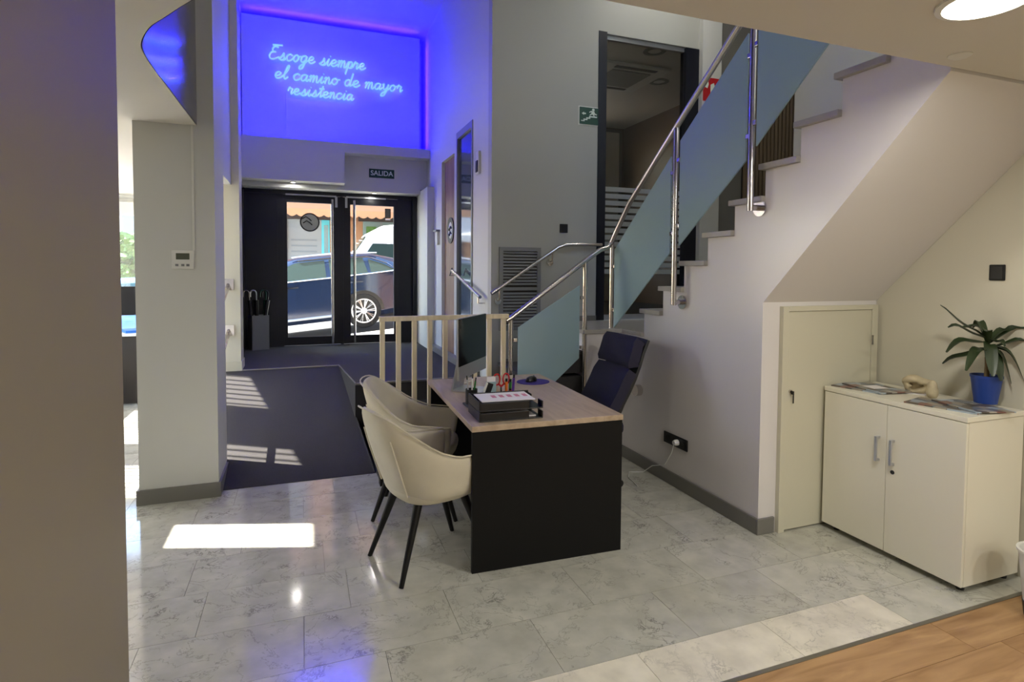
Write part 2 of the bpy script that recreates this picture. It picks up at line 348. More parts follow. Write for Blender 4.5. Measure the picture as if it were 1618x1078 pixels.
# ---- street front of the side room and its windows
struct(MB().box(XL, -2.55, YF, YF+.2, 0, ZC).box(-2.55, -1.05, YF, YF+.2, 0, .45).box(-2.55, -1.05, YF, YF+.2, 2.5, ZC).box(-1.05, -.75, YF, YF+.2, 0, ZC).build('wall_street', 'wall'))
struct(bx(-.95, -.75, YD, YF, 0, ZC).build('wall_street_return', 'wall'))
wn = sempty('window_1', (-1.8, YF+.1, .45))
MB().box(-.75, .75, -.03, .03, 0, .05).box(-.75, .75, -.03, .03, 2.0, 2.05).box(-.75, -.7, -.03, .03, .05, 2.0).box(.7, .75, -.03, .03, .05, 2.0).build('window_frame', 'wplast', wn)
bx(-.7, .7, -.004, .004, .05, 2.0).build('pane', 'glass', wn)
bx(-.71, .71, -.12, -.04, 1.82, 1.99).build('blind_box', 'wplast', wn)
for nm, y0, y1, z0, bl in (('window_2', 6.30, 7.9, .8, True), ('window_5', 5.0, 5.76, .8, True), ('window_6', 4.24, 4.62, 1.74, False)):
    wl = sempty(nm, (XL-.025, (y0+y1)/2, z0)); h = (y1-y0)/2; H = 2.54-z0
    MB().box(-.02, .02, -h, -h+.03, 0, H).box(-.02, .02, h-.03, h, 0, H).box(-.02, .02, -h+.03, h-.03, 0, .03).box(-.02, .02, -h+.03, h-.03, H-.008, H).build('window_frame', 'wplast', wl)
    bx(-.003, .003, -h+.03, h-.03, .03, H-.008).build('pane', 'glass', wl)
    if bl:
        n = round((y1-y0)/.089); vm = None
        for k in range(n):
            if vm is None:
                o = MB().box(-.016, .016, -.001, .001, .0, H-.06, Matrix.Rotation(.35, 4, 'Z')).build('blind_vane', 'wplast', wl); vm = o.data
            else: o = bpy.data.objects.new('blind_vane', vm); COL.objects.link(o); o.parent = wl
            o.location = (.08, -h+.045+(y1-y0-.09)*k/(n-1), .03)
# ---- right side of the entrance corridor
struct(MB().box(1.62, 1.74, YV+.1, 5.55, 0, ZC).box(1.62, 1.74, 6.18, 6.30, 0, ZC).box(1.62, 1.74, 5.55, 6.18, 3.09, ZC).box(1.62, 1.74, 6.30, 6.92, 2.9, ZC)
    .box(1.62, 1.74, 6.92, YD+.2, 2.66, ZC).box(1.62, 1.74, 6.92, 7.35, 0, 2.66).box(1.53, 1.74, 7.35, YD+.2, 0, 2.66).build('wall_corridor_right', 'wall'))
struct(bx(1.62, 2.70, YV, YV+.1, 0, ZC).build('wall_vent', 'greyw'))  # greyer colour than the plain walls
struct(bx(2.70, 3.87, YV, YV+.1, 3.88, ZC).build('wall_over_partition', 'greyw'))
struct(bx(2.70, 3.87, YV-.065, YV+.1, 0, ZLAND).build('wall_under_partition', 'wall'))
struct(bx(3.87, 4.11, YV-.06, YV+.1, 0, ZC).build('wall_column', 'wall'))
struct(bx(4.11, 5.2, YV-.063, YV-.001, 0, ZLAND).build('wall_landing_plinth', 'base'))
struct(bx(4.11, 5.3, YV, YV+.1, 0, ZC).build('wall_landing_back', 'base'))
struct(bx(5.2, 5.3, 3.25, YV, 0, ZC).build('wall_landing_end', 'wall'))
struct(bx(XR, XR+.1, -4, 3.35, 0, ZC).build('wall_right', 'wallw'))
struct(bx(XR+.1, 5.2, 3.25, 3.35, 0, ZC).build('wall_landing_front', 'wall'))
struct(bx(-2.75, XR, -4.1, -4, 0, ZC).build('wall_back', 'wall'))
struct(bx(XR-.015, XR, .4, 1.79, 0, .1).build('baseboard_right', 'base'))
# ---- vestibule box over the door, back wall
struct(bx(-.95, 1.74, YD+.05, YD+.2, 2.62, ZC).build('wall_front', 'wall'))
struct(MB().box(-.69, .52, 7.6, YD+.05, 2.68, 3.19).box(.52, 1.62, 7.6, YD+.05, 3.07, 3.19).box(.52, 1.62, 7.82, YD+.05, 2.68, 3.07).build('wall_door_header', 'wall'))
struct(bx(-.69, 1.53, 7.82, YD+.05, 2.62, 2.68).build('ceiling_vestibule', 'wall'))
# ---- platform, ramp, lower landing
struct(MB().prism([(-.95, 6.35), (.36, 6.35), (.44, 5.27), (1.62, 5.27), (1.62, YD+.1), (-.95, YD+.1)], 'z', 0, HP).build('floor_platform', 'carpet'))
rb = MB()
A = [rb.b.verts.new(p) for p in ((-.95, 4.455, .002), (.515, 4.455, .002), (.36, 6.35, HP-.004), (-.95, 6.35, HP-.004), (-.95, 6.35, .002), (.36, 6.35, .002))]
for f in ((0, 1, 2, 3), (0, 3, 4), (1, 5, 2), (2, 5, 4, 3), (0, 4, 5, 1)): rb.b.faces.new([A[i] for i in f])
struct(rb.build('floor_ramp', 'carpet'))
struct(MB().box(.53, 1.46, 4.24, 5.27, 0, .365).box(.52, 1.51, 4.165, 4.24, 0, .365).build('floor_lower_landing', 'carpet'))
struct(bx(-.58, .36, 6.335, 6.365, HP-.005, HP+.004).build('trim_2', 'strip'))
struct(bx(.44, 1.615, 5.258, 5.285, HP-.012, HP+.004).build('trim_3', 'strip'))
struct(MB().tube([(.36, 6.35, HP+.002), (.445, 5.27, HP+.002)], .006, 6).build('trim_4', 'strip'))
struct(MB().tube([(.36, 6.34, HP), (.517, 4.46, .006)], .006, 6).build('trim_5', 'carpet'))
struct(bx(1.55, 1.62, 5.29, 7.3, HP, HP+.07).build('baseboard_corridor_right', 'base'))

# ---- meeting room behind the glass partition
struct(bx(1.74, 5.0, YV+.1, 8.3, ZLAND-.1, ZLAND).build('floor_meeting_room', 'carpet'))
struct(bx(1.74, 5.0, YV+.1, 8.3, 3.9, 4.0).build('ceiling_meeting_room', 'ceil'))
struct(bx(4.95, 5.05, YV+.1, 8.3, ZLAND, 3.9).build('wall_meeting_right', 'brown'))
struct(MB().box(1.74, 2.0, 8.2, 8.3, ZLAND, 3.9).box(4.1, 4.95, 8.2, 8.3, ZLAND, 3.9).box(2.0, 4.1, 8.2, 8.3, ZLAND, 1.9).box(2.0, 4.1, 8.2, 8.3, 3.6, 3.9).build('wall_meeting_back', 'brown'))
wm = sempty('window_added', (3.05, 8.25, 1.9))  # unseen opening added to bring daylight into the meeting room
MB().box(-1.05, -1.0, -.03, .03, 0, 1.7).box(1.0, 1.05, -.03, .03, 0, 1.7).box(-1.0, 1.0, -.03, .03, 0, .05).box(-1.0, 1.0, -.03, .03, 1.65, 1.7).build('window_frame', 'wplast', wm)
bx(-1.0, 1.0, -.003, .003, .05, 1.65).build('pane', 'glass', wm)
d4 = sempty('door_4', (4.62, 8.17, ZLAND))
bx(-.22, .22, -.02, .02, 0, 2.72).build('leaf', 'wplast', d4)
MB().box(-.27, -.22, -.03, .03, 0, 2.77).box(.22, .27, -.03, .03, 0, 2.77).box(-.22, .22, -.03, .03, 2.72, 2.77).build('door_frame', 'base', d4)
pt = sempty('window_3', (3.28, YV+.05, ZLAND))
bx(-.58, -.49, -.055, .04, 0, 2.80).build('post', 'navy', pt)
bx(.43, .59, -.055, .04, 0, 2.78).build('post', 'navy', pt)
bx(-.49, .43, -.02, .02, 2.745, 2.785).build('top_rail', 'alu', pt)
bx(-.49, .43, -.02, .02, 0, .05).build('bottom_rail', 'alu', pt)
bx(-.49, .43, -.004, .004, .05, 2.745).build('pane', 'smoke', pt)
film = frosted('frost film', (214, 218, 212), .6)
for i in range(13):
    bx(-.488, .428, -.008, -.0055, 1.32-.068*i-.046, 1.32-.068*i).build('film_strip', film, pt)
# ================================================================== STAIRS
RH, GO = .1868, .248
steps = [(3.887-GO*i, ZLAND+RH*i) for i in range(10)]
prof = [(3.887, 0), (3.887, ZLAND-.001)]
for i in range(9):
    prof += [(steps[i][0], steps[i+1][1]-.036), (steps[i+1][0], steps[i+1][1]-.036)]
prof += [(1.64, 2.62), (1.64, 2.43), (2.645, 1.40), (2.645, 0)]
prof = [p for p in prof if p[0] >= 1.63]
stair = thing('staircase', 'white staircase with grey stone treads rising over the small cupboard door', 'staircase', (XS, 0, 0))
MB().prism(prof, 'x', 0, XR-XS-.002).build('stringer_wall', 'gloss', stair)
for i in range(0, 9):
    y0 = steps[i][0]; y1 = y0+GO+.03 if i else 4.2
    if i == 0: continue
    bx(-.03, XR-XS-.002, max(y0, 1.66), y1, steps[i][1]-.035, steps[i][1]).build('tread', 'tread', stair, bevel=.004)
land = MB().box(0, 2.63, 3.887, YV-.065, 0, ZLAND-.035).box(-.36, 0, 4.2, YV-.002, 0, ZLAND-.035).build('landing_base', 'gloss', stair)
MB().prism([(-.39, 4.17), (-.03, 4.17), (-.03, 3.885), (2.63, 3.885), (2.63, YV-.065), (.13, YV-.065), (.13, YV-.002), (-.39, YV-.002)], 'z', ZLAND-.035, ZLAND).build('landing', 'tread', stair, bevel=.004)
for i in range(3):
    x0 = 1.46+.245*i-XS
    bx(x0, -.36, 4.24, YV-.002, .365+.1825*i, .365+.1825*(i+1)-.03).build('lower_step', 'carpet', stair)
    bx(x0-.02, x0+.26, 4.22, YV-.002, .365+.1825*(i+1)-.03, .365+.1825*(i+1)).build('tread', 'carpet', stair, bevel=.004)
bx(1.46-XS, -.36, 4.24, YV-.002, 0, .365).build('lower_base', 'carpet', stair)
struct(bx(1.74, 1.80, YV-.012, YV, .55, .76).build('baseboard_step', 'base'))
struct(bx(2.2, 2.70, YV-.012, YV, ZLAND, ZLAND+.05).build('baseboard_landing', 'base'))
struct(MB().box(XS-.014, XS, 2.645, 4.2, 0, .098).box(XS-.014, XS+.115, 2.631, 2.645, 0, .098).build('baseboard_stair', 'base', bevel=.004))

# ---- steel railing of the stairs
XB = 2.48
rl = thing('stair_railing', 'brushed steel stair railing with teal frosted glass panels', 'railing', (XB, 0, 0))
def rail_z(y): return 1.86+(4.35-y)*.778
MB().tube([(1.50-XB, 4.2, 1.185), (1.54-XB, 4.2, 1.205), (2.24-XB, 4.2, 1.70), (2.33-XB, 4.205, 1.755), (2.41-XB, 4.22, 1.775), (-.02, 4.25, 1.82), (0, 4.19, 1.93), (0, 4.0, rail_z(4.0)), (0, 2.82, rail_z(2.82)), (0, 1.75, rail_z(1.75))], .021, 14).build('handrail', 'steel', rl, smooth=True)
def post(x, y, z0, z1, foot=None):
    b = MB().tube([(x, y, z0), (x, y, z1)], .019, 14); o = b.build('post', 'steel', rl, smooth=True)
    if foot:
        MB().tube([(x, y, z0+.02), (XS-XB, y, z0+.02)], .017, 12).build('bracket', 'steel', o, smooth=True)
        MB().lathe([(.0, -.012), (.05, -.012), (.05, -.004), (.0, -.004)], (XS-XB, y, z0+.02), 20, 'x').build('flange', 'steel', o, smooth=True)
    return o
post(1.54-XB, 4.2, .0, 1.19); post(2.19-XB, 4.2, .0, 1.65)
post(0, 4.27, .97, 1.86, True); post(0, 3.40, 1.34, rail_z(3.4), True); post(0, 2.68, 1.94, rail_z(2.68), True)
MB().lathe([(0, -.05), (.045, -.05), (.045, -.004), (0, -.004)], (XS-XB, 3.93, .62), 20, 'x').build('wall_boss', 'steel', rl, smooth=True)
def gpanel(poly, axis):
    if axis == 'x': b = MB().prism(poly, 'x', -.005, .005)
    else: b = MB().prism(poly, 'y', 4.195, 4.205)
    return b.build('glass_panel', 'tglass', rl)
gpanel([(4.22, 1.10), (3.45, 1.715), (3.45, 2.40), (4.22, 1.76)], 'x')
gpanel([(3.35, 1.76), (2.72, 2.24), (2.72, 2.985), (3.35, 2.49)], 'x')
gpanel([(2.64, 2.31), (1.72, 3.12), (1.72, 3.79), (2.64, 3.06)], 'x')
gpanel([(1.60-XB, .40), (2.14-XB, .86), (2.14-XB, 1.46), (1.60-XB, 1.13)], 'y')
for x, y, zs in ((1.575, 4.2, (.55, 1.03)), (2.165, 4.2, (.95, 1.36))):
    for z in zs: bx(x-XB-.016, x-XB+.016, y-.010, y+.010, z-.014, z+.014).build('clamp', 'steel', rl, bevel=.003)
for y, zs in ((4.235, (1.25, 1.62)), (3.435, (1.85, 2.28)), (3.365, (1.9, 2.36)), (2.705, (2.38, 2.85)), (2.655, (2.45, 2.9))):
    for z in zs: bx(-.010, .010, y-.016, y+.016, z-.014, z+.014).build('clamp', 'steel', rl, bevel=.003)
# inner poles at the far side of the flight
ir = thing('inner_rail', 'slim steel wall-side handrail on short poles above the steps', 'railing', (XR-.12, 0, 0))
MB().tube([(0, 3.60, 2.05), (0, 1.7, 2.05+1.9*.757)], .016, 10).build('handrail', 'steel', ir, smooth=True)
for y in (3.50, 2.75): MB().tube([(0, y, ZLAND+RH*max(1, round((3.887-y)/GO+.49))), (0, y, 2.05+(3.6-y)*.757)], .012, 10).build('post', 'steel', ir, smooth=True)

# ---- wall handrails near the corner
wr = thing('wall_handrail', 'steel handrail on the wall across the louvred vent', 'handrail', (0, YV-.07, 0))
MB().tube([(1.60, 0, 1.37), (2.26, 0, 1.80), (2.34, 0, 1.825), (2.72, 0, 1.835)], .017, 12).build('bar', 'steel', wr, smooth=True)
for x, z in ((1.68, 1.30), (2.20, 1.66)):
    MB().tube([(x, .0, z+.105), (x, .0, z+.01), (x, .07, z)], .007, 8).build('bracket', 'steel', wr, smooth=True)
    MB().lathe([(0, .048), (.032, .048), (.032, .068), (0, .068)], (x, 0, z), 18, 'y').build('flange', 'steel', wr, smooth=True)
wr = thing('wall_handrail', 'short steel handrail sloping across the narrow tall glass', 'handrail', (1.555, 0, 0))
MB().tube([(0, 6.15, 1.58), (0, 5.08, 1.33)], .017, 12).build('bar', 'steel', wr, smooth=True)
for y, z in ((5.14, 1.27), (6.24, 1.52)):
    MB().tube([(0, min(y, 6.14), z+.08), (0, y, z+.0), (.065, y, z)], .008, 8).build('bracket', 'steel', wr, smooth=True)
for z, lab in ((1.42, 'upper steel handrail beside the ramp, fixed to the far pillar'), (.96, 'lower steel handrail beside the ramp, fixed to the far pillar')):
    hr = thing('ramp_handrail', lab, 'handrail', (-.70, 6.35, z), group='handrails beside the ramp')
    MB().tube([(0, -.02, -.02), (0, -1.51, -.47)], .02, 12).build('bar', 'steel', hr, smooth=True)
    bx(-.05, .05, -.012, -.002, -.055, .055).build('wall_plate', 'steel', hr)
    MB().tube([(0, -.01, 0), (0, -.04, -.02)], .016, 8).build('bracket', 'steel', hr)

# ---- pine balustrade
pb = thing('pine_balustrade', 'pale pine balustrade with square balusters behind the desk', 'railing', (1.0, 4.192, .365))
bx(-.48, .515, -.022, .022, .84, .875).build('top_rail', 'pine', pb, bevel=.003)
bx(-.46, .43, -.015, .015, 0, .03).build('bottom_rail', 'pine', pb)
for i in range(9): bx(-.475+.1165*i, -.475+.1165*i+.034, -.017, .017, 0.03, .84).build('baluster', 'pine', pb, bevel=.002)

# ---- cupboard door under the stairs
d2 = sempty('door_2', (3.08, 2.645, 0))
MB().box(-.39, -.345, -.03, 0, 0, 1.375).box(.35, .40, -.03, 0, 0, 1.375).box(-.345, .35, -.03, 0, 1.345, 1.375).build('door_frame', 'basew', d2, bevel=.002)
bx(-.343, .348, -.022, -.002, .01, 1.343).build('leaf', 'basew', d2)
lk = MB().lathe([(0, -.034), (.011, -.034), (.011, -.022), (0, -.022)], (-.318, 0, .86), 12, 'y').build('lock', 'steel', d2)
MB().box(-.323, -.313, -.05, -.034, .845, .865).box(-.312, -.306, -.043, -.038, .79, .855).build('key', 'dark', lk)
for z in (.25, 1.12): MB().tube([(.352, -.032, z), (.352, -.032, z+.06)], .006, 8).build('hinge', 'steel', d2)

# ---- entrance door
d1 = sempty('door_1', (0, YD, HP))
F = 'navy'
MB().box(-.735, -.23, -.03, .03, 0, 2.07).build('side_panel', F, d1)
MB().box(-.68, -.30, -.036, -.03, .15, 1.95).build('panel_field', F, d1)
MB().box(1.27, 1.50, -.03, .03, 0, 2.07).build('side_panel', F, d1)
MB().box(-.735, 1.53, -.045, .045, 2.02, 2.075).build('head_rail', F, d1)
MB().box(-.735, -.70, -.10, .04, 0, 2.05).build('jamb', F, d1); MB().box(1.47, 1.53, -.10, .04, 0, 2.05).build('jamb', F, d1)
MB().box(.49, .53, -.02, .02, 0, 2.02).build('meeting_stile', F, d1)
for x0, x1, g0, g1, hx in ((-.23, .49, -.185, .405, .385), (.53, 1.27, .625, 1.215, .672)):
    lf = MB().box(x0, g0, -.025, .025, .01, 2.015).box(g1, x1, -.025, .025, .01, 2.015).box(g0, g1, -.025, .025, .01, .12).box(g0, g1, -.025, .025, 1.92, 2.015).build('leaf', F, d1)
    bx(g0, g1, -.005, .005, .12, 1.92).build('pane', 'dglass', lf)
    MB().tube([(hx, -.09, .03), (hx, -.09, 1.97)], .018, 12).tube([(hx, -.09, .25), (hx, -.02, .25)], .01, 8).tube([(hx, -.09, 1.75), (hx, -.02, 1.75)], .01, 8).build('pull_handle', 'steel', lf, smooth=True)
for s, x0, x1 in ((1, -.20, .44), (-1, 1.10, .57)):
    c = bx(min(x0, x1), max(x0, x1), -.06, -.045, 2.005, 2.025).build('closer_rail', 'alu', d1)
    bx(x1-.015, x1+.015, -.06, -.045, 1.87, 2.01).build('closer_arm', 'alu', c)
ring = MB().lathe([(.108, -.0095), (.125, -.0095), (.125, -.0055), (.108, -.0055), (.108, -.0095)], (.10, 0, 1.66), 40, 'y').build('logo_ring', 'dark', d1)
MB().prism([(.10+.112*math.cos(a*PI/20), 1.66+.112*math.sin(a*PI/20)) for a in range(40)], 'y', -.0064, -.0056).build('logo_disc', frosted('logo film', (176, 176, 170), .6), ring)
for dx, dz in ((-.04, .055), (-.03, .0)):
    MB().tube([(.10+dx-.055, -.009, 1.66+dz-.012), (.10+dx-.01, -.009, 1.66+dz+.02), (.10+dx+.03, -.009, 1.66+dz-.005), (.10+dx+.06, -.009, 1.66+dz-.035)], .007, 6).build('logo_wave', 'dark', ring)
st = bx(1.095, 1.175, -.0075, -.0055, 1.755, 1.885).build('hours_sticker', 'dark', d1)
for i in range(6): bx(1.105, 1.165, -.009, -.0076, 1.862-.018*i, 1.867-.018*i).build('print_line', 'grey', st)
bx(1.10, 1.17, -.0075, -.0055, 1.725, 1.748).build('white_sticker', 'paper', d1)
bx(.44, .60, -.16, -.08, .003, .006).build('floor_stop', 'steel', d1)
d1['label'] = 'black framed double glass entrance door with tall steel pull bars'

# ---- corridor glass, walnut door
w4 = sempty('window_4', (1.62, 5.865, HP))
MB().box(-.01, .06, -.315, -.275, 0, 2.54).box(-.01, .06, .275, .315, 0, 2.54).box(-.01, .06, -.275, .275, 2.47, 2.54).box(-.01, .06, -.275, .275, 0, .06).build('window_frame', 'grey', w4)
bx(.015, .03, -.275, .275, .06, 2.47).build('pane', 'mirror', w4)
d3 = sempty('door_3', (1.66, 6.61, HP))
bx(0, .04, -.31, .31, 0, 2.35).build('leaf', 'door', d3)
em = MB().lathe([(.10, -.012), (.155, -.012), (.155, 0), (.10, 0), (.10, -.012)], (0, 0, 1.50), 36, 'x').build('round_emblem', 'dark', d3)
MB().lathe([(0, -.008), (.10, -.008), (.10, 0), (0, 0)], (0, 0, 1.50), 36, 'x').build('emblem_disc', 'wplast', em)
MB().tube([(-.014, -.07, 1.52), (-.014, -.02, 1.545), (-.014, .03, 1.50), (-.014, .07, 1.52)], .008, 6).build('emblem_wave', 'dark', em)
MB().tube([(-.014, -.06, 1.46), (-.014, -.01, 1.485), (-.014, .03, 1.44), (-.014, .07, 1.46)], .008, 6).build('emblem_wave', 'dark', em)
# ================================================================== LAMPS
def downlight(x, y, z, r, power, label, group, col=(1, .965, .90)):
    t = thing('downlight', label, 'ceiling light', (x, y, z), group=group)
    MB().lathe([(r, -.012), (r*1.16, -.008), (r*1.16, 0), (r, 0), (r, -.012)], seg=32).build('trim_ring', 'wplast', t, smooth=True)
    MB().lathe([(0, -.006), (r, -.006), (r, -.001), (0, -.001)], seg=32).build('lens', 'lamp', t)
    l = bpy.data.lights.new('downlight_light', 'AREA'); l.shape = 'DISK'; l.size = 2*r; l.energy = power; l.color = col
    o = bpy.data.objects.new('downlight_light', l); COL.objects.link(o); o.parent = t; o.location = (0, 0, -.016)
downlight(2.03, 1.20, ZL, .115, 17, 'large round lit downlight in the low ceiling near the stairs', 'ceiling downlights')
for x, y in ((1.6, -.9), (2.7, -.9), (1.6, -2.6), (2.7, -2.6)): downlight(x, y, ZL, .115, 17, 'round lit downlight in the low ceiling over the oak floor', 'ceiling downlights')
downlight(-1.75, 2.6, ZLL, .10, 8, 'round lit downlight in the side room ceiling behind the near wall', 'side room downlights')
downlight(-1.75, 6.2, ZLL, .10, 8, 'round lit downlight in the side room ceiling by the blinds', 'side room downlights')
downlight(1.5, 2.3, ZC, .12, 1, 'round lit downlight in the high ceiling above the desk', 'high ceiling downlights')
downlight(3.4, 4.2, ZC, .12, 9, 'round lit downlight in the high ceiling above the stair landing', 'high ceiling downlights')
for x, z in ((-.10, 2.68), (.92, 2.68)):
    y = 7.72 if x < 0 else 7.90
    zz = 2.68 if x < 0 else 2.62
    downlight(x, y, zz, .03, 1.5, 'tiny spotlight in the soffit above the left door leaf' if x < 0 else 'tiny spotlight in the soffit above the right door leaf', 'door soffit spots')
# blue panel with led strips hidden behind its edges
bp = thing('light_panel', 'flat wall panel glowing blue behind the neon writing', 'panel', (.44, 7.80, 3.19))
bx(-1.12, 1.08, 0, .04, 0, 1.52).build('board', 'wall', bp)
bx(-1.10, 1.06, .012, .028, 1.52, 1.524).build('led_strip', 'led', bp)
bx(1.08, 1.084, .012, .028, .02, 1.50).build('led_strip', 'led', bp)
for loc, rot, sx, sy, e in (((-.02, .02, 1.526), (PI, 0, 0), 2.1, .02, 45), ((1.087, .02, .76), (0, -PI/2, 0), 1.45, .02, 45)):
    l = bpy.data.lights.new('led_light', 'AREA'); l.shape = 'RECTANGLE'; l.size = sx; l.size_y = sy; l.energy = e; l.color = (.008, .002, 1)
    o = bpy.data.objects.new('led_light', l); COL.objects.link(o); o.parent = bp; o.location = loc; o.rotation_euler = rot
lc = thing('added_ledge_led', 'unseen blue light strip added on the ledge to wash the panel', 'light strip', (.44, 7.648, 3.19))  # added upward light, keeps the panel blue down to its bottom
bx(-1.05, 1.05, -.008, .008, .001, .009).build('strip', 'led', lc)
l = bpy.data.lights.new('led_light', 'AREA'); l.shape = 'RECTANGLE'; l.size = 2.1; l.size_y = .012; l.energy = 6; l.color = (.008, .002, 1)
o = bpy.data.objects.new('led_light', l); COL.objects.link(o); o.parent = lc; o.location = (0, 0, .014); o.rotation_euler = (PI*.93, 0, 0)
# neon writing
LT = {
 'e': (.82, [[(0, .35), (.4, .5), (.55, .8), (.36, 1), (.12, .8), (.08, .35), (.3, .02), (.58, .1), (.82, .4)]]),
 's': (.78, [[(0, .1), (.28, .55), (.42, 1.02), (.5, .6), (.56, .25), (.36, .0), (.08, .12)], [(.36, 0), (.6, .06), (.78, .38)]]),
 'c': (.78, [[(.62, .82), (.4, 1), (.12, .8), (.05, .4), (.25, .02), (.5, .08), (.78, .4)]]),
 'o': (.85, [[(.35, 1), (.1, .8), (.05, .35), (.3, 0), (.55, .3), (.55, .75), (.35, 1), (.5, .8), (.85, .85)]]),
 'g': (.85, [[(.6, .9), (.35, 1), (.08, .75), (.1, .2), (.35, .05), (.58, .5), (.62, .95), (.55, 0), (.38, -.85), (.08, -.95), (.1, -.55), (.5, -.1), (.85, .4)]]),
 'i': (.5, [[(0, .4), (.2, 1), (.15, .3), (.28, .02), (.5, .4)], [(.27, 1.38), (.31, 1.46)]]),
 'm': (1.1, [[(0, .7), (.1, 1), (.14, .5), (.11, 0), (.2, .7), (.38, 1), (.46, .7), (.42, 0), (.52, .7), (.7, 1), (.78, .6), (.8, .1), (.95, .05), (1.1, .4)]]),
 'n': (.8, [[(0, .7), (.1, 1), (.14, .5), (.11, 0), (.2, .7), (.4, 1), (.5, .6), (.52, .1), (.65, .05), (.8, .4)]]),
 'p': (.8, [[(0, .5), (.15, 1), (.1, 0), (.03, -.95), (.12, 0), (.2, .7), (.4, 1), (.6, .7), (.5, .15), (.25, .05)], [(.3, .05), (.55, .1), (.8, .4)]]),
 'r': (.65, [[(0, .5), (.1, 1.08), (.25, .9), (.45, .85), (.4, .4), (.45, .05), (.65, .4)]]),
 'l': (.55, [[(0, .4), (.33, 1.2), (.45, 1.9), (.32, 2.05), (.18, 1.3), (.15, .4), (.3, .02), (.55, .4)]]),
 'a': (.9, [[(.6, .85), (.35, 1), (.08, .75), (.08, .25), (.3, .02), (.55, .4), (.62, .95), (.58, .3), (.7, .03), (.9, .4)]]),
 'd': (.9, [[(.55, .85), (.35, 1), (.08, .75), (.08, .25), (.3, .02), (.55, .4), (.72, 2.05), (.62, .6), (.65, .05), (.9, .3)]]),
 'y': (.85, [[(0, .8), (.1, 1), (.12, .4), (.3, .1), (.55, .5), (.62, 1), (.55, 0), (.33, -.85), (.03, -.9), (.1, -.5), (.5, -.05), (.85, .4)]]),
 't': (.55, [[(0, .4), (.3, 1.2), (.38, 1.85), (.28, .6), (.35, .05), (.55, .35)], [(.0, 1.35), (.62, 1.4)]]),
 'E': (1.1, [[(.8, 1.75), (.45, 1.85), (.2, 1.55), (.28, 1.15), (.6, 1.08), (.15, .95), (.0, .45), (.2, .03), (.6, .05), (1.1, .4)], [(.1, 2.05), (1.2, 2.12)]]),
 ' ': (.55, [])}
def smooth_pts(p, n=5):
    out = []
    for i in range(len(p)-1):
        a, b, c, d = p[max(i-1, 0)], p[i], p[i+1], p[min(i+2, len(p)-1)]
        for k in range(n):
            t = k/n
            out.append(tuple(.5*((2*b[j])+(-a[j]+c[j])*t+(2*a[j]-5*b[j]+4*c[j]-d[j])*t*t+(-a[j]+3*b[j]-3*c[j]+d[j])*t**3) for j in (0, 1)))
    return out+[p[-1]]
ns = thing('neon_sign', 'blue neon script sign reading three lines on the wall panel', 'neon sign', (0, 7.755, 3.7))
for txt, x0, x1, zb, xh in (('Escoge siempre', -.37, .79, 4.185, .085), ('el camino de mayor', -.31, 1.27, 3.955, .082), ('resistencia', -.16, .64, 3.775, .078)):
    W = sum(LT[c][0] for c in txt); sx = (x1-x0)/W; cx = x0
    for ch in txt:
        if ch != ' ':
            b = MB()
            for stq in LT[ch][1]:
                pts = [(cx+sx*px+.22*xh*pz, 0, zb-3.7+xh*pz) for px, pz in smooth_pts(stq)]
                b.tube(pts, .0105, 6)
            b.build('letter_'+ch.lower(), 'neon', ns, smooth=True)
        cx += sx*LT[ch][0]
for x, z in ((-.3, .52), (.35, .45), (1.0, .30), (.2, .12)): MB().tube([(x, 0, z), (x, .045, z)], .005, 6).build('standoff', 'wplast', ns)
MB().tube([(-.17, .035, .09), (-.17, .035, -.47)], .005, 6).build('cable', 'wplast', ns)
for zb, x0, x1, k in ((4.23, -.3, .75, 6), (3.99, -.22, 1.2, 8), (3.81, -.1, .6, 5)):
    for i in range(k):
        l = bpy.data.lights.new('neon_light', 'POINT'); l.shadow_soft_size = 0; l.energy = 3.2; l.color = (.012, .003, 1)
        o = bpy.data.objects.new('neon_light', l); COL.objects.link(o); o.parent = ns; o.location = (x0+(x1-x0)*i/(k-1), -.06, zb-3.7)
# ================================================================== SIGNS AND WALL FITTINGS
s = thing('exit_sign', 'dark green plate reading SALIDA above the door', 'sign', (1.01, 7.815, 2.865))
bx(-.165, .165, -.006, .004, -.058, .058).build('plate', 'green', s)
text_mesh('lettering', 'SALIDA', .09, 'signw', s, Matrix.Translation((0, -.008, 0)) @ RX90 @ Matrix.Diagonal((1.0, 1, 1, 1)))
s = thing('stairs_exit_sign', 'green pictogram plate of a runner on stairs beside the glass partition', 'sign', (2.60, YV-.002, 3.07))
bx(-.10, .10, -.006, .002, -.08, .08).build('plate', 'green', s)
MB().box(-.11, .11, 0.0, .003, -.09, .09).build('backing', 'wplast', s)
def pic(poly, nm): MB().prism(poly, 'y', -.0085, -.0062).build(nm, 'signw', s)
pic([(-.085, -.055), (-.085, -.045), (-.06, -.045), (-.06, -.03), (-.03, -.03), (-.03, -.015), (0, -.015), (0, 0), (.085, 0.0), (.085, -.012), (.012, -.012), (.012, -.027), (-.018, -.027), (-.018, -.042), (-.048, -.042), (-.048, -.055)], 'stair_symbol')
pic([(.045+.014*math.cos(a*PI/6), .062+.012*math.sin(a*PI/6)) for a in range(12)], 'runner_head')
pic([(.02, .05), (.055, .048), (.06, .03), (.085, .02), (.08, .012), (.055, .018), (.045, .03), (.06, .004), (.05, .003), (.034, .018), (.01, .004), (.005, .012), (.028, .03), (.02, .038), (.005, .03), (0, .038)], 'runner_body')
pic([(-.08, .02), (-.055, .035), (-.055, .026), (-.035, .026), (-.035, .014), (-.055, .014), (-.055, .005)], 'arrow')
s = thing('fire_sign', 'red and white fire equipment sign on the white column', 'sign', (3.99, YV-.062, 3.46))
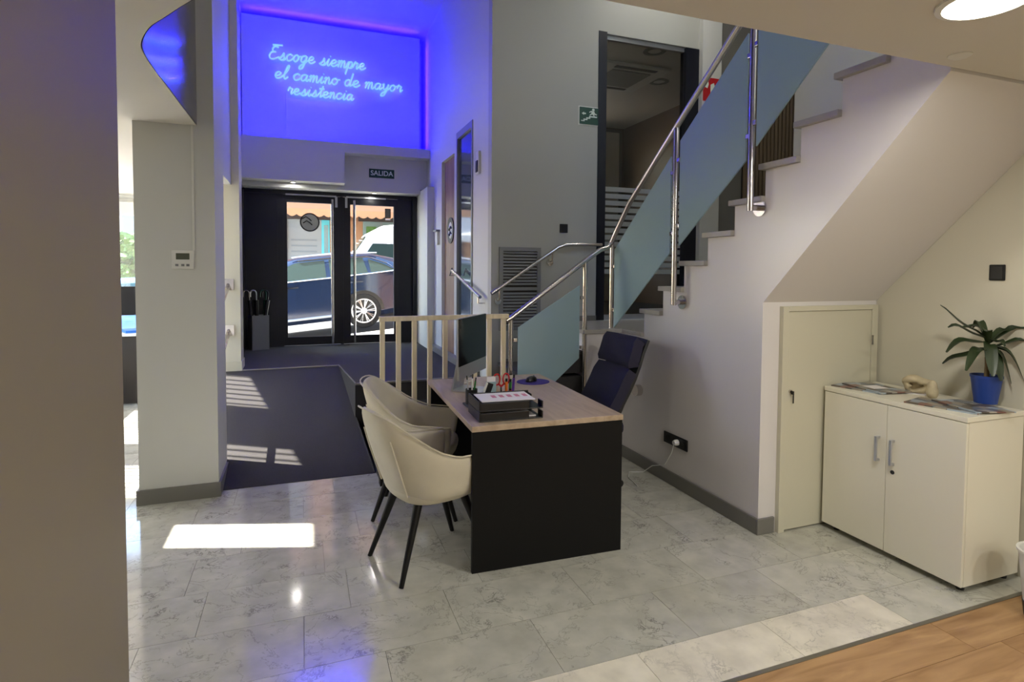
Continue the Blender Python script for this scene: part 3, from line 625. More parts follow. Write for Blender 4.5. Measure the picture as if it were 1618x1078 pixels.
bx(-.11, .11, -.004, .002, -.12, .12).build('plate', 'red', s)
MB().prism([(-.02, -.09), (.03, -.09), (.04, .02), (.02, .07), (-.02, .05)], 'y', -.007, -.004).build('bottle_symbol', 'signw', s)
MB().prism([(-.09, .02), (-.055, .09), (-.045, .05), (-.06, .01)], 'y', -.007, -.004).build('flame_symbol', 'signw', s)
vg = thing('wall_vent', 'tall grey louvred air vent in the wall beside the stairs', 'vent', (1.90, YV, 1.41))
MB().box(-.205, -.17, -.02, 0, -.385, .385).box(.17, .205, -.02, 0, -.385, .385).box(-.17, .17, -.02, 0, .35, .385).box(-.17, .17, -.02, 0, -.385, -.35).box(-.17, .17, -.02, 0, -.015, .015).build('frame', 'grey', vg)
bx(-.17, .17, -.003, 0, -.35, .35).build('backing', 'slatd', vg)
for i in range(24):
    z = -.335+.0292*i
    if abs(z) < .02: continue
    MB().prism([(-.018, z-.009), (-.016, z-.009), (-.004, z+.010), (-.006, z+.010)], 'x', -.17, .17).build('louvre', 'grey', vg)
sw = tag(bx(-.042, .042, -.01, 0, -.042, .042).build('wall_switch', 'dark', loc=(2.345, YV, 1.985), bevel=.006), 'black square switch plate on the wall above the vent handrail', 'switch')
o = bx(-.036, .036, -.013, -.010, -.036, .036).build('rocker', 'dark', sw, bevel=.002)
sw = tag(bx(-.01, 0, -.038, .038, -.043, .043).build('wall_switch', 'dark', loc=(XR, 1.965, 1.585), bevel=.008), 'black square switch plate on the wall above the potted plant', 'switch')
o = bx(-.014, -.010, -.03, .03, -.036, .036).build('rocker', 'dark', sw, bevel=.002)
so_ = thing('wall_socket', 'long black power socket on the white stair wall', 'socket', (XS, 3.45, .34))
bx(-.012, 0, -.14, .14, -.042, .042).build('plate', 'dark', so_, bevel=.008)
for y in (-.085, 0, .085): MB().lathe([(0, -.014), (.024, -.014), (.024, -.011), (0, -.011)], (0, y, 0), 18, 'x').build('outlet', 'leg', so_)
pl = thing('charger_plug', 'white plug and cable in the stair wall socket', 'plug', (XS-.014, 3.415, .34))
MB().lathe([(0, -.035), (.016, -.035), (.022, -.02), (.022, 0), (0, 0)], (0, 0, 0), 16, 'x').build('plug', 'wplast', pl, smooth=True)
MB().tube([(-.03, 0, -.01), (-.035, .02, -.08), (-.02, .12, -.2), (-.02, .28, -.26), (-.05, .36, -.333), (-.15, .40, -.334), (-.22, .30, -.334), (-.25, .12, -.334)], .003, 6).build('cable', 'wplast', pl, smooth=True)
th = thing('thermostat', 'white wall thermostat with small grey screen on the pillar', 'thermostat', (-.75, 4.36, 1.64))
bx(-.066, .066, -.018, 0, -.062, .062).build('housing', 'wplast', th, bevel=.004)
bx(-.04, .04, -.0195, -.018, .0, .042).build('display', 'lcd', th)
for x in (-.035, 0, .03): bx(x-.009, x+.009, -.021, -.018, -.045, -.03).build('button', 'grey', th)
tag(bx(-.006, .006, -.012, 0, 0, .84).build('cable_conduit', 'wplast', loc=(-.685, 4.36, 1.702)), 'thin white cable duct running up the pillar from the thermostat', 'conduit')
t = thing('intercom', 'narrow white intercom box beside the narrow tall glass', 'intercom', (1.62, 5.33, 2.62))
bx(-.025, 0, -.045, .045, -.11, .11).build('housing', 'wplast', t, bevel=.004); bx(-.032, -.025, -.03, .03, -.09, .02).build('sensor', 'dark', t)
t = thing('alarm_keypad', 'small grey keypad with flat lid near the walnut door', 'keypad', (1.62, 7.1, 2.0))
bx(-.03, 0, -.06, .06, -.10, .06).build('housing', 'wplast', t); bx(-.05, 0, -.09, .09, .06, .085).build('lid', 'grey', t)
t = thing('ceiling_sensor', 'small round detector on the low ceiling above the stairs', 'sensor', (2.44, 1.53, ZL))
MB().lathe([(0, -.014), (.025, -.012), (.04, -.004), (.04, 0), (0, 0)], seg=24).build('dome', 'wplast', t, smooth=True)
# slatted panel on the landing wall
sp = thing('slat_panel', 'brown vertical slat panel on the landing wall behind the steps', 'panel', (4.45, YV-.002, ZLAND))
bx(0, .73, -.012, 0, 0, 2.6).build('backing', 'slatd', sp)
sm = None
for i in range(14):
    if sm is None: o = bx(0, .032, -.035, -.012, 0, 2.6).build('slat', 'slat', sp); sm = o.data
    else: o = bpy.data.objects.new('slat', sm); COL.objects.link(o); o.parent = sp
    o.location = (.01+.0515*i, 0, 0)
# meeting room ceiling fittings
ac = thing('cassette_unit', 'white ceiling air conditioner seen through the glass partition', 'air conditioner', (3.57, 6.0, 3.9))
bx(-.42, .42, -.42, .42, -.03, 0).build('panel', 'wplast', ac, bevel=.01)
MB().box(-.25, .25, -.25, .25, -.04, -.03).build('grille', 'grey', ac)
for sx_, sy_ in ((0, .34), (0, -.34)): bx(-.27, .27, sy_-.03, sy_+.03, -.034, -.029).build('outlet_slot', 'dark', ac)
for x, y, lab in ((4.11, 6.0, 'unlit round downlight beside the meeting room air conditioner'), (3.5, 5.2, 'unlit round downlight near the glass partition head')):
    t = thing('recessed_lamp', lab, 'ceiling light', (x, y, 3.9), group='meeting room lamps')
    MB().lathe([(.07, -.01), (.12, -.006), (.12, 0), (.07, 0), (.07, -.01)], seg=24).build('trim_ring', 'grey', t)
    MB().lathe([(0, -.004), (.07, -.004), (.07, 0), (0, 0)], seg=24).build('lens', 'wplast', t)
# ================================================================== FURNITURE
DZ = .775
dk = thing('office_desk', 'desk with beige oak top and black end panels', 'desk', (.812, 2.79, 0), -.035)
bx(0, .875, -.005, 1.32, DZ-.03, DZ).build('desk_top', 'desk', dk, bevel=.002)
bx(.004, .872, 0, .025, 0, DZ-.03).build('end_panel', 'black', dk)
bx(.02, .86, 1.28, 1.305, 0, DZ-.03).build('end_panel', 'black', dk)
bx(.50, .52, .025, 1.28, .35, DZ-.03).build('modesty_panel', 'black', dk)
# ---- cream shell chairs
def make_chair():
    t = thing('shell_chair', 'x', 'chair')
    def sm(a, b, v): v = max(0, min(1, (v-a)/(b-a))); return v*v*(3-2*v)
    def top(u):
        s_ = abs(u); return .868-.012*sm(0, .2, s_)-.235*sm(.12, .62, s_)-.01*sm(.6, 1, s_)
    def path(u):
        s_ = abs(u); sg = 1 if u >= 0 else -1
        if s_ < .55:
            a = s_/.55*PI/2; return (-.26*math.cos(a)**.8 if s_ < .549 else 0, sg*.285*math.sin(a)**.75)
        return ((s_-.55)/.45*.23, sg*(.285-.012*(s_-.55)/.45))
    N = 33; us = [-1+2*i/(N-1) for i in range(N)]
    rows = []
    for v in (0, .12, .26, .42, .6, .8, 1.0):
        row = []
        for u in us:
            x, y = path(u); tz = top(u); s_ = abs(u)
            if v == 0: z, k = .365, .50
            elif v == .12: z, k = .385, .78
            elif v == .26: z, k = .43, .92
            else:
                q = (v-.26)/.74; z = .43+q*(tz-.43); k = .92+.08*min(1, q*1.6)
            lean = -.115*max(0, (z-.43))/.43*(1-sm(.1, .75, s_))
            squeeze = 1-.10*max(0, (z-.63))/.23
            row.append((x*k+lean+.01, y*k*squeeze, z))
        rows.append(row)
    MB().grid(rows).build('shell', 'velvet', t, smooth=True, solid=.042, sub=2)
    def ring(k, z): return [(.0+.245*k*(abs(math.cos(a))**.7)*(1 if math.cos(a) > 0 else -1)+.015, .245*k*(abs(math.sin(a))**.7)*(1 if math.sin(a) > 0 else -1), z) for a in [2*PI*i/28 for i in range(28)]]
    b = MB().grid([ring(.3, .36), ring(.75, .365), ring(.92, .385), ring(1.0, .43), ring(1, .462), ring(.9, .482), ring(.5, .488), ring(.05, .489)], True)
    b.build('seat_cushion', 'velvet', t, smooth=True, sub=1)
    pts = [(p[0]-.004, p[1]*1.004, p[2]+.004) for p in rows[-1]]
    MB().tube(pts, .0045, 6).build('piping', 'velvet', t, smooth=True)
    for sy in (-1, 1):
        k0 = [(rows[j][16+sy*3][0], rows[j][16+sy*3][1]) + (rows[j][16+sy*3][2],) for j in range(2, 6)]
        MB().tube([(x*1.015-.003, y*1.012, z) for x, y, z in k0], .004, 6).build('seam', 'velvet', t, smooth=True)
    for sx in (-1, 1):
        for sy in (-1, 1):
            MB().tube([(sx*.13, sy*.13, .385), (sx*.262, sy*.20, .0)], .02, 12, radii=[.024, .0125]).build('leg', 'leg', t, smooth=True)
    return t
c1 = make_chair(); c1.location = (.645, 3.045, 0); c1.rotation_euler = (0, 0, .28)
tag(c1, 'cream velvet shell chair half under the desk, beside the black end panel', 'chair', 'cream chairs at the desk')
c2 = copy_tree(c1); c2.location = (.715, 3.70, 0); c2.rotation_euler = (0, 0, -.34)
c2['label'] = 'cream velvet shell chair nearer the pine balustrade, turned slightly away'
# ---- navy office chair
oc = thing('office_chair', 'navy fabric office chair with high backrest behind the desk', 'chair', (1.90, 3.70, 0), PI*.985)
def back_rows(q0, q1, dx):
    rows = []
    for j in range(7):
        q = q0+(q1-q0)*j/6; z = .54+.57*q; x = -.09-.25*q-.03*math.sin(q*PI); hw = .235+.008*math.sin(q*PI)
        e = .018 if j in (0, 6) else 0
        rows.append([(x+dx-e+.025*(abs(k)/4)**2, hw*k/4*(1-e), z) for k in range(-4, 5)])
    return rows
MB().grid(back_rows(0, .615, 0)).build('lower_back_cushion', 'navyfab', oc, smooth=True, solid=-.07)
MB().grid(back_rows(.625, 1, .006)).build('upper_back_cushion', 'navyfab', oc, smooth=True, solid=-.075)
MB().grid(back_rows(.03, .97, -.085)).build('back_shell', 'dark', oc, smooth=True, solid=-.02)
MB().box(-.24, .24, -.24, .24, .43, .52).build('seat', 'navyfab', oc, bevel=.03)
MB().tube([(-.08, 0, .41), (-.25, 0, .43), (-.27, 0, .62)], .025, 8).build('back_support', 'dark', oc)
MB().tube([(0, 0, .43), (0, 0, .08)], .03, 12).build('gas_lift', 'dark', oc)
for i in range(5):
    a = 2*PI*i/5+.3; x, y = .29*math.cos(a), .29*math.sin(a)
    lg = MB().tube([(0, 0, .10), (x, y, .075)], .02, 8, radii=[.026, .016]).build('base_arm', 'dark', oc)
    MB().lathe([(0, -.022), (.027, -.022), (.027, .022), (0, .022)], (x, y, .028), 14, 'y').build('castor', 'dark', lg, smooth=True)
# ---- monitor
mo = thing('desktop_monitor', 'all-in-one desktop computer with black screen and silver foot', 'monitor', (1.06, 3.66, DZ), math.atan2(.40, .304))
# local: x along the screen, -y is the front
bx(-.255, .255, -.012, .0, .105, .50).build('back_shell', 'alu', mo, bevel=.004)
bx(-.252, .252, -.016, -.012, .195, .497).build('screen', 'screen', mo)
bx(-.252, .252, -.016, -.012, .108, .193).build('chin', 'alu', mo)
MB().lathe([(0, 0), (.16, .002), (.14, .02), (.05, .035), (0, .036)], (0, 0, .30), 24, 'y').build('back_bulge', 'alu', mo, smooth=True)
MB().prism([(.015, .002), (.10, .002), (.105, .01), (.055, .26), (.045, .26), (.092, .012), (-.12, .008), (-.12, .002)], 'x', -.095, .095).build('foot', 'alu', mo)
MB().tube([(.02, .05, .26), (.06, .10, .10), (.10, .12, .012), (.26, .10, .006)], .004, 6).build('cable', 'wplast', mo)
# ---- document tray with papers
tr = thing('document_tray', 'black two-level document tray on the near desk corner', 'tray', (1.055, 2.965, DZ), -.04)
for z, nm in ((0, 'lower_tray'), (.055, 'upper_tray')):
    MB().box(-.18, .18, -.125, .125, z, z+.006).box(-.18, -.172, -.125, .125, z+.006, z+.052).box(-.172, .10, -.125, -.118, z+.006, z+.046).box(-.172, .18, .118, .125, z+.006, z+.05).box(.172, .18, -.125, -.06, z+.006, z+.04).box(.172, .18, .06, .118, z+.006, z+.04).build(nm, 'dark', tr, bevel=.002)
pp = tag(bx(-.15, .15, -.10, .10, 0, .004).build('printed_sheets', 'paper', loc=(1.05, 2.97, DZ+.0988)), 'white printed sheets with pink strips lying in the upper tray', 'paper')
pp.rotation_euler = (0, 0, -.06)
for i in range(5): bx(-.07+.045*i, -.045+.045*i, -.02, .04, .004, .0045).build('pink_print', 'pink', pp)
p2 = tag(bx(-.14, .14, -.10, .10, 0, .006).build('loose_sheets', 'paper', loc=(1.06, 2.965, DZ+.0065)), 'plain paper sheets inside the lower tray', 'paper')
# ---- organiser and things in it
og = thing('desk_organiser', 'black plastic desk organiser behind the document tray', 'organiser', (1.06, 3.22, DZ), .05)
bx(-.16, .16, -.07, .07, 0, .012).build('base', 'dark', og, bevel=.003)
for x, y, r_, h_ in ((-.12, .02, .036, .10), (.0, .02, .045, .045), (.115, .03, .038, .06)):
    MB().lathe([(r_, 0.01), (r_, h_), (r_-.003, h_), (r_-.003, .012), (0, .012)], (x, y, 0), 20).build('cup', 'dark', og, smooth=True)
def pen(x, y, z, dx, dy, h_, mt_, label, r_=.005):
    t = thing('pen', label, 'pen', (x, y, z)); n = Vector((dx, dy, h_))
    MB().tube([(0, 0, 0), tuple(n*.85)], r_, 8).build('barrel', mt_, t); MB().tube([tuple(n*.85), tuple(n)], r_*.8, 8).build('cap', 'dark' if mt_ != 'dark' else 'alu', t)
OZ = DZ+.014
pen(.925, 3.235, OZ, -.012, .01, .165, 'alu', 'silver pen in the organiser cup'); pen(.94, 3.24, OZ, .012, .012, .17, 'wplast', 'white pen in the organiser cup'); pen(.95, 3.25, OZ, .02, -.005, .15, 'greenp', 'green pencil in the organiser cup')
pen(1.165, 3.25, OZ, .004, .01, .13, 'orange', 'orange marker standing in the organiser', .009); pen(1.19, 3.26, OZ, .006, .0, .125, 'greenp', 'green marker standing in the organiser', .009)
pen(1.212, 3.27, OZ, .012, .005, .15, 'violet', 'violet marker standing in the organiser', .009); pen(1.185, 3.225, OZ, -.003, 0, .075, 'red', 'red marker standing in the organiser', .009)
sc = thing('scissors', 'red handled scissors standing in the organiser', 'scissors', (1.135, 3.27, OZ))
MB().tube([(0, 0, 0), (.0, 0, .09)], .004, 6).tube([(.006, .004, 0), (.006, .004, .09)], .004, 6).build('blades', 'steel', sc)
for s_, tx in ((-1, -.028), (1, .032)):
    MB().tube([(.003+tx+.02*math.cos(a), 0, .125+.034*math.sin(a)) for a in [2*PI*i/16 for i in range(17)]], .005, 6).build('handle_loop', 'red', sc, smooth=True)
    MB().tube([(.003, 0, .08), (.003+tx*.6, 0, .098)], .006, 6).build('handle_arm', 'red', sc)
sg = thing('stapler', 'black and white stapler leaning in the organiser', 'stapler', (1.0, 3.195, DZ+.0135))
MB().box(-.018, .018, -.012, .012, 0, .13, Matrix.Rotation(.35, 4, 'Y')).build('base_arm', 'dark', sg, bevel=.003)
MB().box(-.034, -.020, -.011, .011, .01, .125, Matrix.Rotation(.42, 4, 'Y')).build('top_arm', 'wplast', sg, bevel=.003)
ch_ = thing('card_holder', 'clear white card holder block on the organiser', 'card holder', (1.065, 3.245, DZ+.013))
bx(-.028, .028, -.014, .014, 0, .12).build('holder', 'tglass', ch_); bx(-.026, .026, -.006, .006, .12, .15).build('cards', 'paper', ch_)
mk = tag(bx(-.018, .018, -.018, .018, 0, .045).build('ink_stamp', 'dark', loc=(1.235, 3.20, DZ), bevel=.004), 'small black stamp with white cap beside the markers', 'stamp')
MB().lathe([(0, .045), (.014, .045), (.013, .058), (0, .062)], seg=14).build('cap', 'wplast', mk)
pd = tag(MB().prism([(.12*math.cos(2*PI*i/32)*(1.0), .105*math.sin(2*PI*i/32)) for i in range(32)], 'z', 0, .005).build('mouse_pad', 'purple', loc=(1.56, 3.78, DZ)), 'purple mouse pad on the far side of the desk', 'mouse pad')
ms = thing('computer_mouse', 'black computer mouse on the purple pad', 'mouse', (1.55, 3.79, DZ+.0055), .6)
MB().grid([[(.055*math.cos(a)*k, .032*math.sin(a)*k, z) for a in [2*PI*i/20 for i in range(20)]] for k, z in ((1, 0), (1.02, .012), (.85, .026), (.5, .034), (.03, .036))], True).build('body', 'dark', ms, smooth=True)
MB().lathe([(0, -.004), (.009, -.004), (.009, .004), (0, .004)], (.03, 0, .030), 12, 'y').build('wheel', 'grey', ms)
# ---- cream cupboard
cb = thing('cupboard', 'low cream two-door cupboard against the wall', 'cupboard', (3.02, 1.80, 0))
CW, CD, CH = .80, .44, .88
bx(.018, CD, 0, CW, .035, CH-.028).build('body', 'cab', cb)
bx(0, CD+.004, -.003, CW+.003, CH-.026, CH).build('top', 'cab', cb, bevel=.002)
for y0, y1, hy in ((.001, CW/2-.0015, CW/2-.042), (CW/2+.0015, CW-.001, CW/2+.042)):
    dr = bx(0, .017, y0, y1, .035, CH-.03).build('door', 'cab', cb, bevel=.0015)
    MB().box(-.03, -.02, hy-.007, hy+.007, .53, .67).box(-.02, 0, hy-.007, hy+.007, .53, .543).box(-.02, 0, hy-.007, hy+.007, .657, .67).build('handle', 'alu', dr, bevel=.0015)
    if y0 < .1: MB().lathe([(0, -.004), (.011, -.004), (.011, 0), (0, 0)], (0, hy+.002, .49), 16, 'x').build('lock', 'dark', dr)
for x, y in ((.06, .04), (.06, CW-.06), (CD-.05, .04), (CD-.05, CW-.06)): MB().lathe([(.018, 0), (.022, .035)], (x, y, 0), 14).build('foot', 'dark', cb)
def mag(x, y, z, wx, wy, rz, name, label, mt_='mag', h_=.006):
    o = tag(bx(-wx/2, wx/2, -wy/2, wy/2, 0, h_).build(name, mt_, loc=(x, y, z)), label, 'magazine', 'magazines on the cupboard'); o.rotation_euler = (0, 0, rz); return o
a = mag(3.20, 2.47, CH, .22, .30, .2, 'magazine', 'lowest brown magazine of the pile by the cupboard door frame')
a = mag(3.23, 2.43, CH+.0065, .21, .29, -.15, 'magazine', 'magazine with white cover box on top of the pile')
bx(-.05, .05, -.04, .05, .006, .0066).build('cover_box', 'paper', a)
a = mag(3.34, 2.30, CH, .10, .16, .5, 'leaflet', 'thin pale leaflet beside the magazine pile', 'paper', .003)
a = mag(3.19, 2.00, CH, .22, .32, .25, 'magazine', 'colour magazine lying in front of the blue pot')
a = mag(3.27, 1.93, CH+.0065, .21, .28, -.3, 'magazine', 'blue edged magazine partly under the blue pot')
sh = thing('seashell', 'large pale seashell on the cupboard', 'seashell', (3.35, 2.27, CH), -1.0)
rows = []
for i in range(25):
    a_ = 2*PI*i/24; bump_ = .007*math.sin(a_*3+1)+.005*math.sin(a_*5)
    R_ = .043+bump_; r_ = .021+.007*math.cos(a_-1.0)+.004*math.sin(a_*4)
    rows.append([((R_+r_*math.cos(b_))*math.cos(a_)*1.25, r_*1.5*math.sin(b_)-.25*(.045+R_*math.sin(a_)), .046+.86*(R_+r_*math.cos(b_))*math.sin(a_)) for b_ in [2*PI*k/12 for k in range(12)]])
mn = min(p[2] for r_ in rows for p in r_); rows = [[(x, y, z-mn+.001) for x, y, z in r_] for r_ in rows]
MB().grid(rows, True).build('whorl', 'stone', sh, smooth=True, sub=1)
MB().lathe([(.0, -.012), (.035, -.01), (.038, .012), (.02, .04), (0, .05)], (0, .012, .045), 14, 'y').build('inner_wall', 'stone', sh, smooth=True)
rk = thing('pebble', 'upright rough stone beside the seashell', 'stone', (3.30, 2.15, CH), .3)
MB().lathe([(.0, 0), (.024, .003), (.036, .025), (.030, .06), (.024, .088), (.012, .10), (.0, .102)], seg=7).build('body', 'stone', rk, smooth=True, sub=1)
# ---- potted dracaena
PP = (3.405, 1.945, CH+.0135)
po = thing('potted_plant', 'small dark green dracaena in a blue pot on the cupboard', 'plant', PP)
MB().lathe([(0, 0), (.050, 0), (.068, .135), (.071, .135), (.071, .148), (.066, .148), (.063, .128), (0, .126)], seg=32).build('pot', 'blue', po, smooth=True)
MB().lathe([(0, .124), (.062, .125), (.062, .132), (0, .134)], seg=20).build('soil', 'soil', po)
MB().tube([(0, 0, .12), (.002, 0, .20), (0, .002, .30), (-.004, 0, .37)], .01, 10, radii=[.012, .011, .010, .006]).build('stem', 'stem', po, smooth=True)
random.seed(5)
def leaf(az, l, rise, droop, z0, w_):
    d = Vector((math.cos(az), math.sin(az), 0)); s_ = Vector((-math.sin(az), math.cos(az), 0)); rows = []
    for i in range(9):
        q = i/8; p = d*(l*q)+Vector((0, 0, z0+rise*q-droop*q*q)); wd = 1.75*w_*(math.sin(min(.97, q*.93+.05)*PI)**.6); p = p+Vector((0, 0, .03+.012*math.sin(q*7+az*3)))
        tw = .3*math.sin(q*3+az)
        up_ = Vector((0, 0, 1))
        row = []
        for k in (-1, -.5, 0, .5, 1):
            v_ = p+(s_*math.cos(tw)+up_*math.sin(tw))*wd*k+up_*abs(k)*wd*.45
            v_.x = min(v_.x, XR-PP[0]-.01); row.append(v_)
        rows.append(row)
    MB().grid(rows).build('leaf', 'leaf', po, smooth=True, solid=.0012)
rgt = Vector((.938, -.346, 0))
for az, l, rise, droop, z0, w_ in ((2.35, .21, .22, .04, .29, .013), (2.7, .20, .20, .13, .29, .014), (2.9, .24, .13, .17, .28, .014), (3.3, .23, .04, .13, .26, .014), (2.6, .21, .0, .09, .25, .013),
    (1.9, .12, .22, .16, .30, .014), (1.2, .10, .24, .17, .30, .014), (-.55, .24, .16, .06, .29, .013), (-.3, .17, .15, .07, .29, .013), (-.8, .26, .10, .09, .27, .014),
    (4.4, .09, .02, .20, .27, .020), (5.2, .10, .01, .19, .27, .022), (3.9, .11, .02, .17, .28, .017), (-1.0, .15, .03, .20, .28, .018), (4.7, .08, .10, .12, .29, .014), (3.6, .10, .14, .06, .29, .012)):
    leaf(az, l, rise, droop, z0, w_)
# ---- bin
wb = thing('waste_bin', 'small white waste bin beside the cupboard', 'bin', (3.185, 1.53, 0))
MB().lathe([(0, .0), (.085, .0), (.115, .30), (.122, .30), (.122, .31), (.110, .31), (.080, .008), (0, .008)], seg=32).build('bucket', 'wplast', wb, smooth=True)
MB().lathe([(.087, .0), (.0875, .0), (.095, .07), (.0935, .07)], seg=32).build('foot_band', 'dark', wb)
# ---- umbrella stand
us = thing('umbrella_stand', 'grey metal umbrella bin beside the entrance door', 'umbrella stand', (-.53, 7.93, HP), .35)
MB().box(-.105, .105, -.09, .09, 0, .01).box(-.105, -.097, -.09, .09, .01, .44).box(.097, .105, -.09, .09, .01, .44).box(-.097, .097, -.09, -.082, .01, .44).box(-.097, .097, .082, .09, .01, .44).build('bucket', 'grey', us, bevel=.003)
for x, y, dx, mt_, lab in ((-.585, 7.93, -.05, 'steel', 'umbrella with silver hooked handle leaning left in the bin'), (-.545, 7.96, -.01, 'alu', 'umbrella with pale hooked handle in the middle of the bin'), (-.47, 7.95, .03, 'green', 'green umbrella with hooked handle in the bin'), (-.49, 7.90, .08, 'dark', 'black umbrella leaning out over the bin edge')):
    u_ = thing('umbrella', lab, 'umbrella', (x, y, HP+.012), group='umbrellas in the bin')
    MB().tube([(0, 0, 0), (dx*.35, 0, .3), (dx*.9, 0, .62)], .03, 10, radii=[.008, .02, .028]).build('canopy', 'dark' if mt_ != 'green' else 'green', u_, smooth=True)
    hx = dx*.9
    MB().tube([(hx, 0, .62), (hx+dx*.1, 0, .70)]+[(hx+dx*.1-.035+.035*math.cos(a), 0, .70+.045*math.sin(a)) for a in [PI*i/8 for i in range(1, 9)]]+[(hx+dx*.1-.07, 0, .66)], .009, 8).build('handle', mt_, u_, smooth=True)
# ---- left room: desk by the street window
ld = thing('side_room_desk', 'dark fronted desk with white top by the street window', 'desk', (-2.2, 7.62, 0))
bx(-.42, .45, -.02, .62, .80, .83).build('desk_top', 'wplast', ld); bx(-.40, .43, 0, .02, .02, .80).build('front_panel', 'slatd', ld)
for x in (-.38, .41): bx(x-.02, x+.02, .02, .6, 0, .80).build('side_panel', 'slatd', ld)
t = thing('side_room_monitor', 'black monitor on the side room desk', 'monitor', (-2.10, 8.02, .83), .2)
bx(-.26, .26, -.01, .012, .18, .53).build('screen', 'dark', t, bevel=.004); MB().tube([(0, .03, .0), (0, .03, .35)], .02, 8).build('stand', 'dark', t); bx(-.1, .1, -.08, .08, 0, .012).build('foot', 'dark', t)
t = tag(bx(-.11, .11, -.15, .15, 0, .03).build('blue_folder', 'skyb', loc=(-1.86, 7.80, .83)), 'blue folder on the side room desk', 'folder'); t.rotation_euler = (0, 0, .4)
t = thing('white_mug', 'white mug with black band on the side room desk', 'mug', (-2.02, 7.70, .83))
MB().lathe([(0, 0), (.035, 0), (.038, .09), (.033, .09), (.031, .008), (0, .008)], seg=20).build('cup', 'wplast', t, smooth=True); MB().lathe([(.0372, .03), (.0385, .03), (.0392, .06), (.0377, .06)], seg=20).build('band', 'dark', t)
# ================================================================== STREET
SL = .10
def gz(x): return .45+SL*(x-1.15)
def slab(name, x0, x1, y0, y1, dz, mt_, th=.2):
    b = MB(); pts = [(x0, y0), (x1, y0), (x1, y1), (x0, y1)]
    T = [b.b.verts.new((x, y, gz(x)+dz)) for x, y in pts]; B = [b.b.verts.new((x, y, gz(x)+dz-th)) for x, y in pts]
    b.b.faces.new(T); b.b.faces.new(B[::-1])
    for i in range(4): b.b.faces.new((T[i], B[i], B[(i+1) % 4], T[(i+1) % 4]))
    return struct(b.build(name, mt_))
slab('floor_street', -40, 30, 10.6, 60, -.10, 'asphalt'); slab('floor_pavement', -12, 12, YF+.2, 10.6, 0, 'pave'); slab('floor_side_pavement', -16, -2.77, -4, YF+.2, 0, 'pave')
slab('floor_far_pavement', -6, 12, 16.2, 18, 0, 'pave')
struct(bx(-.75, 1.6, YD+.06, YF+.2, .1, HP-.02).build('floor_doorstep', 'pave'))
struct(bx(1.53, 1.74, YD+.2, YF+.2, 0, ZC).build('wall_street_right', 'wall'))
struct(MB().box(1.74, 1.95, YF, YF+.2, -.2, ZC).box(4.15, 12, YF, YF+.2, -.2, ZC).box(1.95, 4.15, YF, YF+.2, -.2, 1.85).box(1.95, 4.15, YF, YF+.2, 3.65, ZC).build('wall_street_far_right', 'shop'))  # gap added so daylight reaches the meeting room opening
struct(bx(-2.77, 12, YF, YF+.2, ZC, ZC+4).build('wall_street_upper', 'shop'))
RS = Matrix.Rotation(-math.atan(SL), 4, 'Y')
def loft_body(st, n=9):
    rows = []
    for x, zb, zbelt, zr, wb_, wbelt, wr_ in st:
        sec = [(wb_*.9, zb), (wb_, zb+.10), (wb_*1.005, zb+(zbelt-zb)*.55), (wbelt, zbelt), (wbelt-.03, zbelt+.02), (wr_+(wbelt-wr_)*.45, zbelt+(zr-zbelt)*.55), (wr_, zr-.04), (wr_*.82, zr), (0, zr+.02)]
        rows.append([(x, -y, z) for y, z in sec]+[(x, y, z) for y, z in sec[::-1][1:]])
    return rows
def wheel(t, x, y, z, r_, side):
    wh = MB().lathe([(r_*.70, -.10), (r_*.95, -.10), (r_, -.06), (r_, .06), (r_*.95, .10), (r_*.70, .10), (r_*.70, -.10)], (x, y, z), 32, 'y').build('tyre', 'tyre', t, smooth=True)
    b = MB().lathe([(r_*.64, -.105), (r_*.71, -.105), (r_*.71, -.05), (r_*.64, -.05), (r_*.64, -.105)], (x, y, z), 32, 'y')
    for k in range(10):
        for da in (-.09, .09):
            a_ = 2*PI*k/10+da; a0 = 2*PI*k/10
            b.tube([(x+.05*math.cos(a0), y+side*.085, z+.05*math.sin(a0)), (x+r_*.66*math.cos(a_), y+side*.09, z+r_*.66*math.sin(a_))], .011, 5)
    b.lathe([(0, -.10), (.06, -.10), (.06, -.05), (0, -.05)], (x, y, z), 18, 'y').build('rim', 'rim', wh)
    MB().lathe([(0, -.03), (r_*.69, -.03), (r_*.69, .03), (0, .03)], (x, y, z), 24, 'y').build('wheel_back', 'dark', wh)
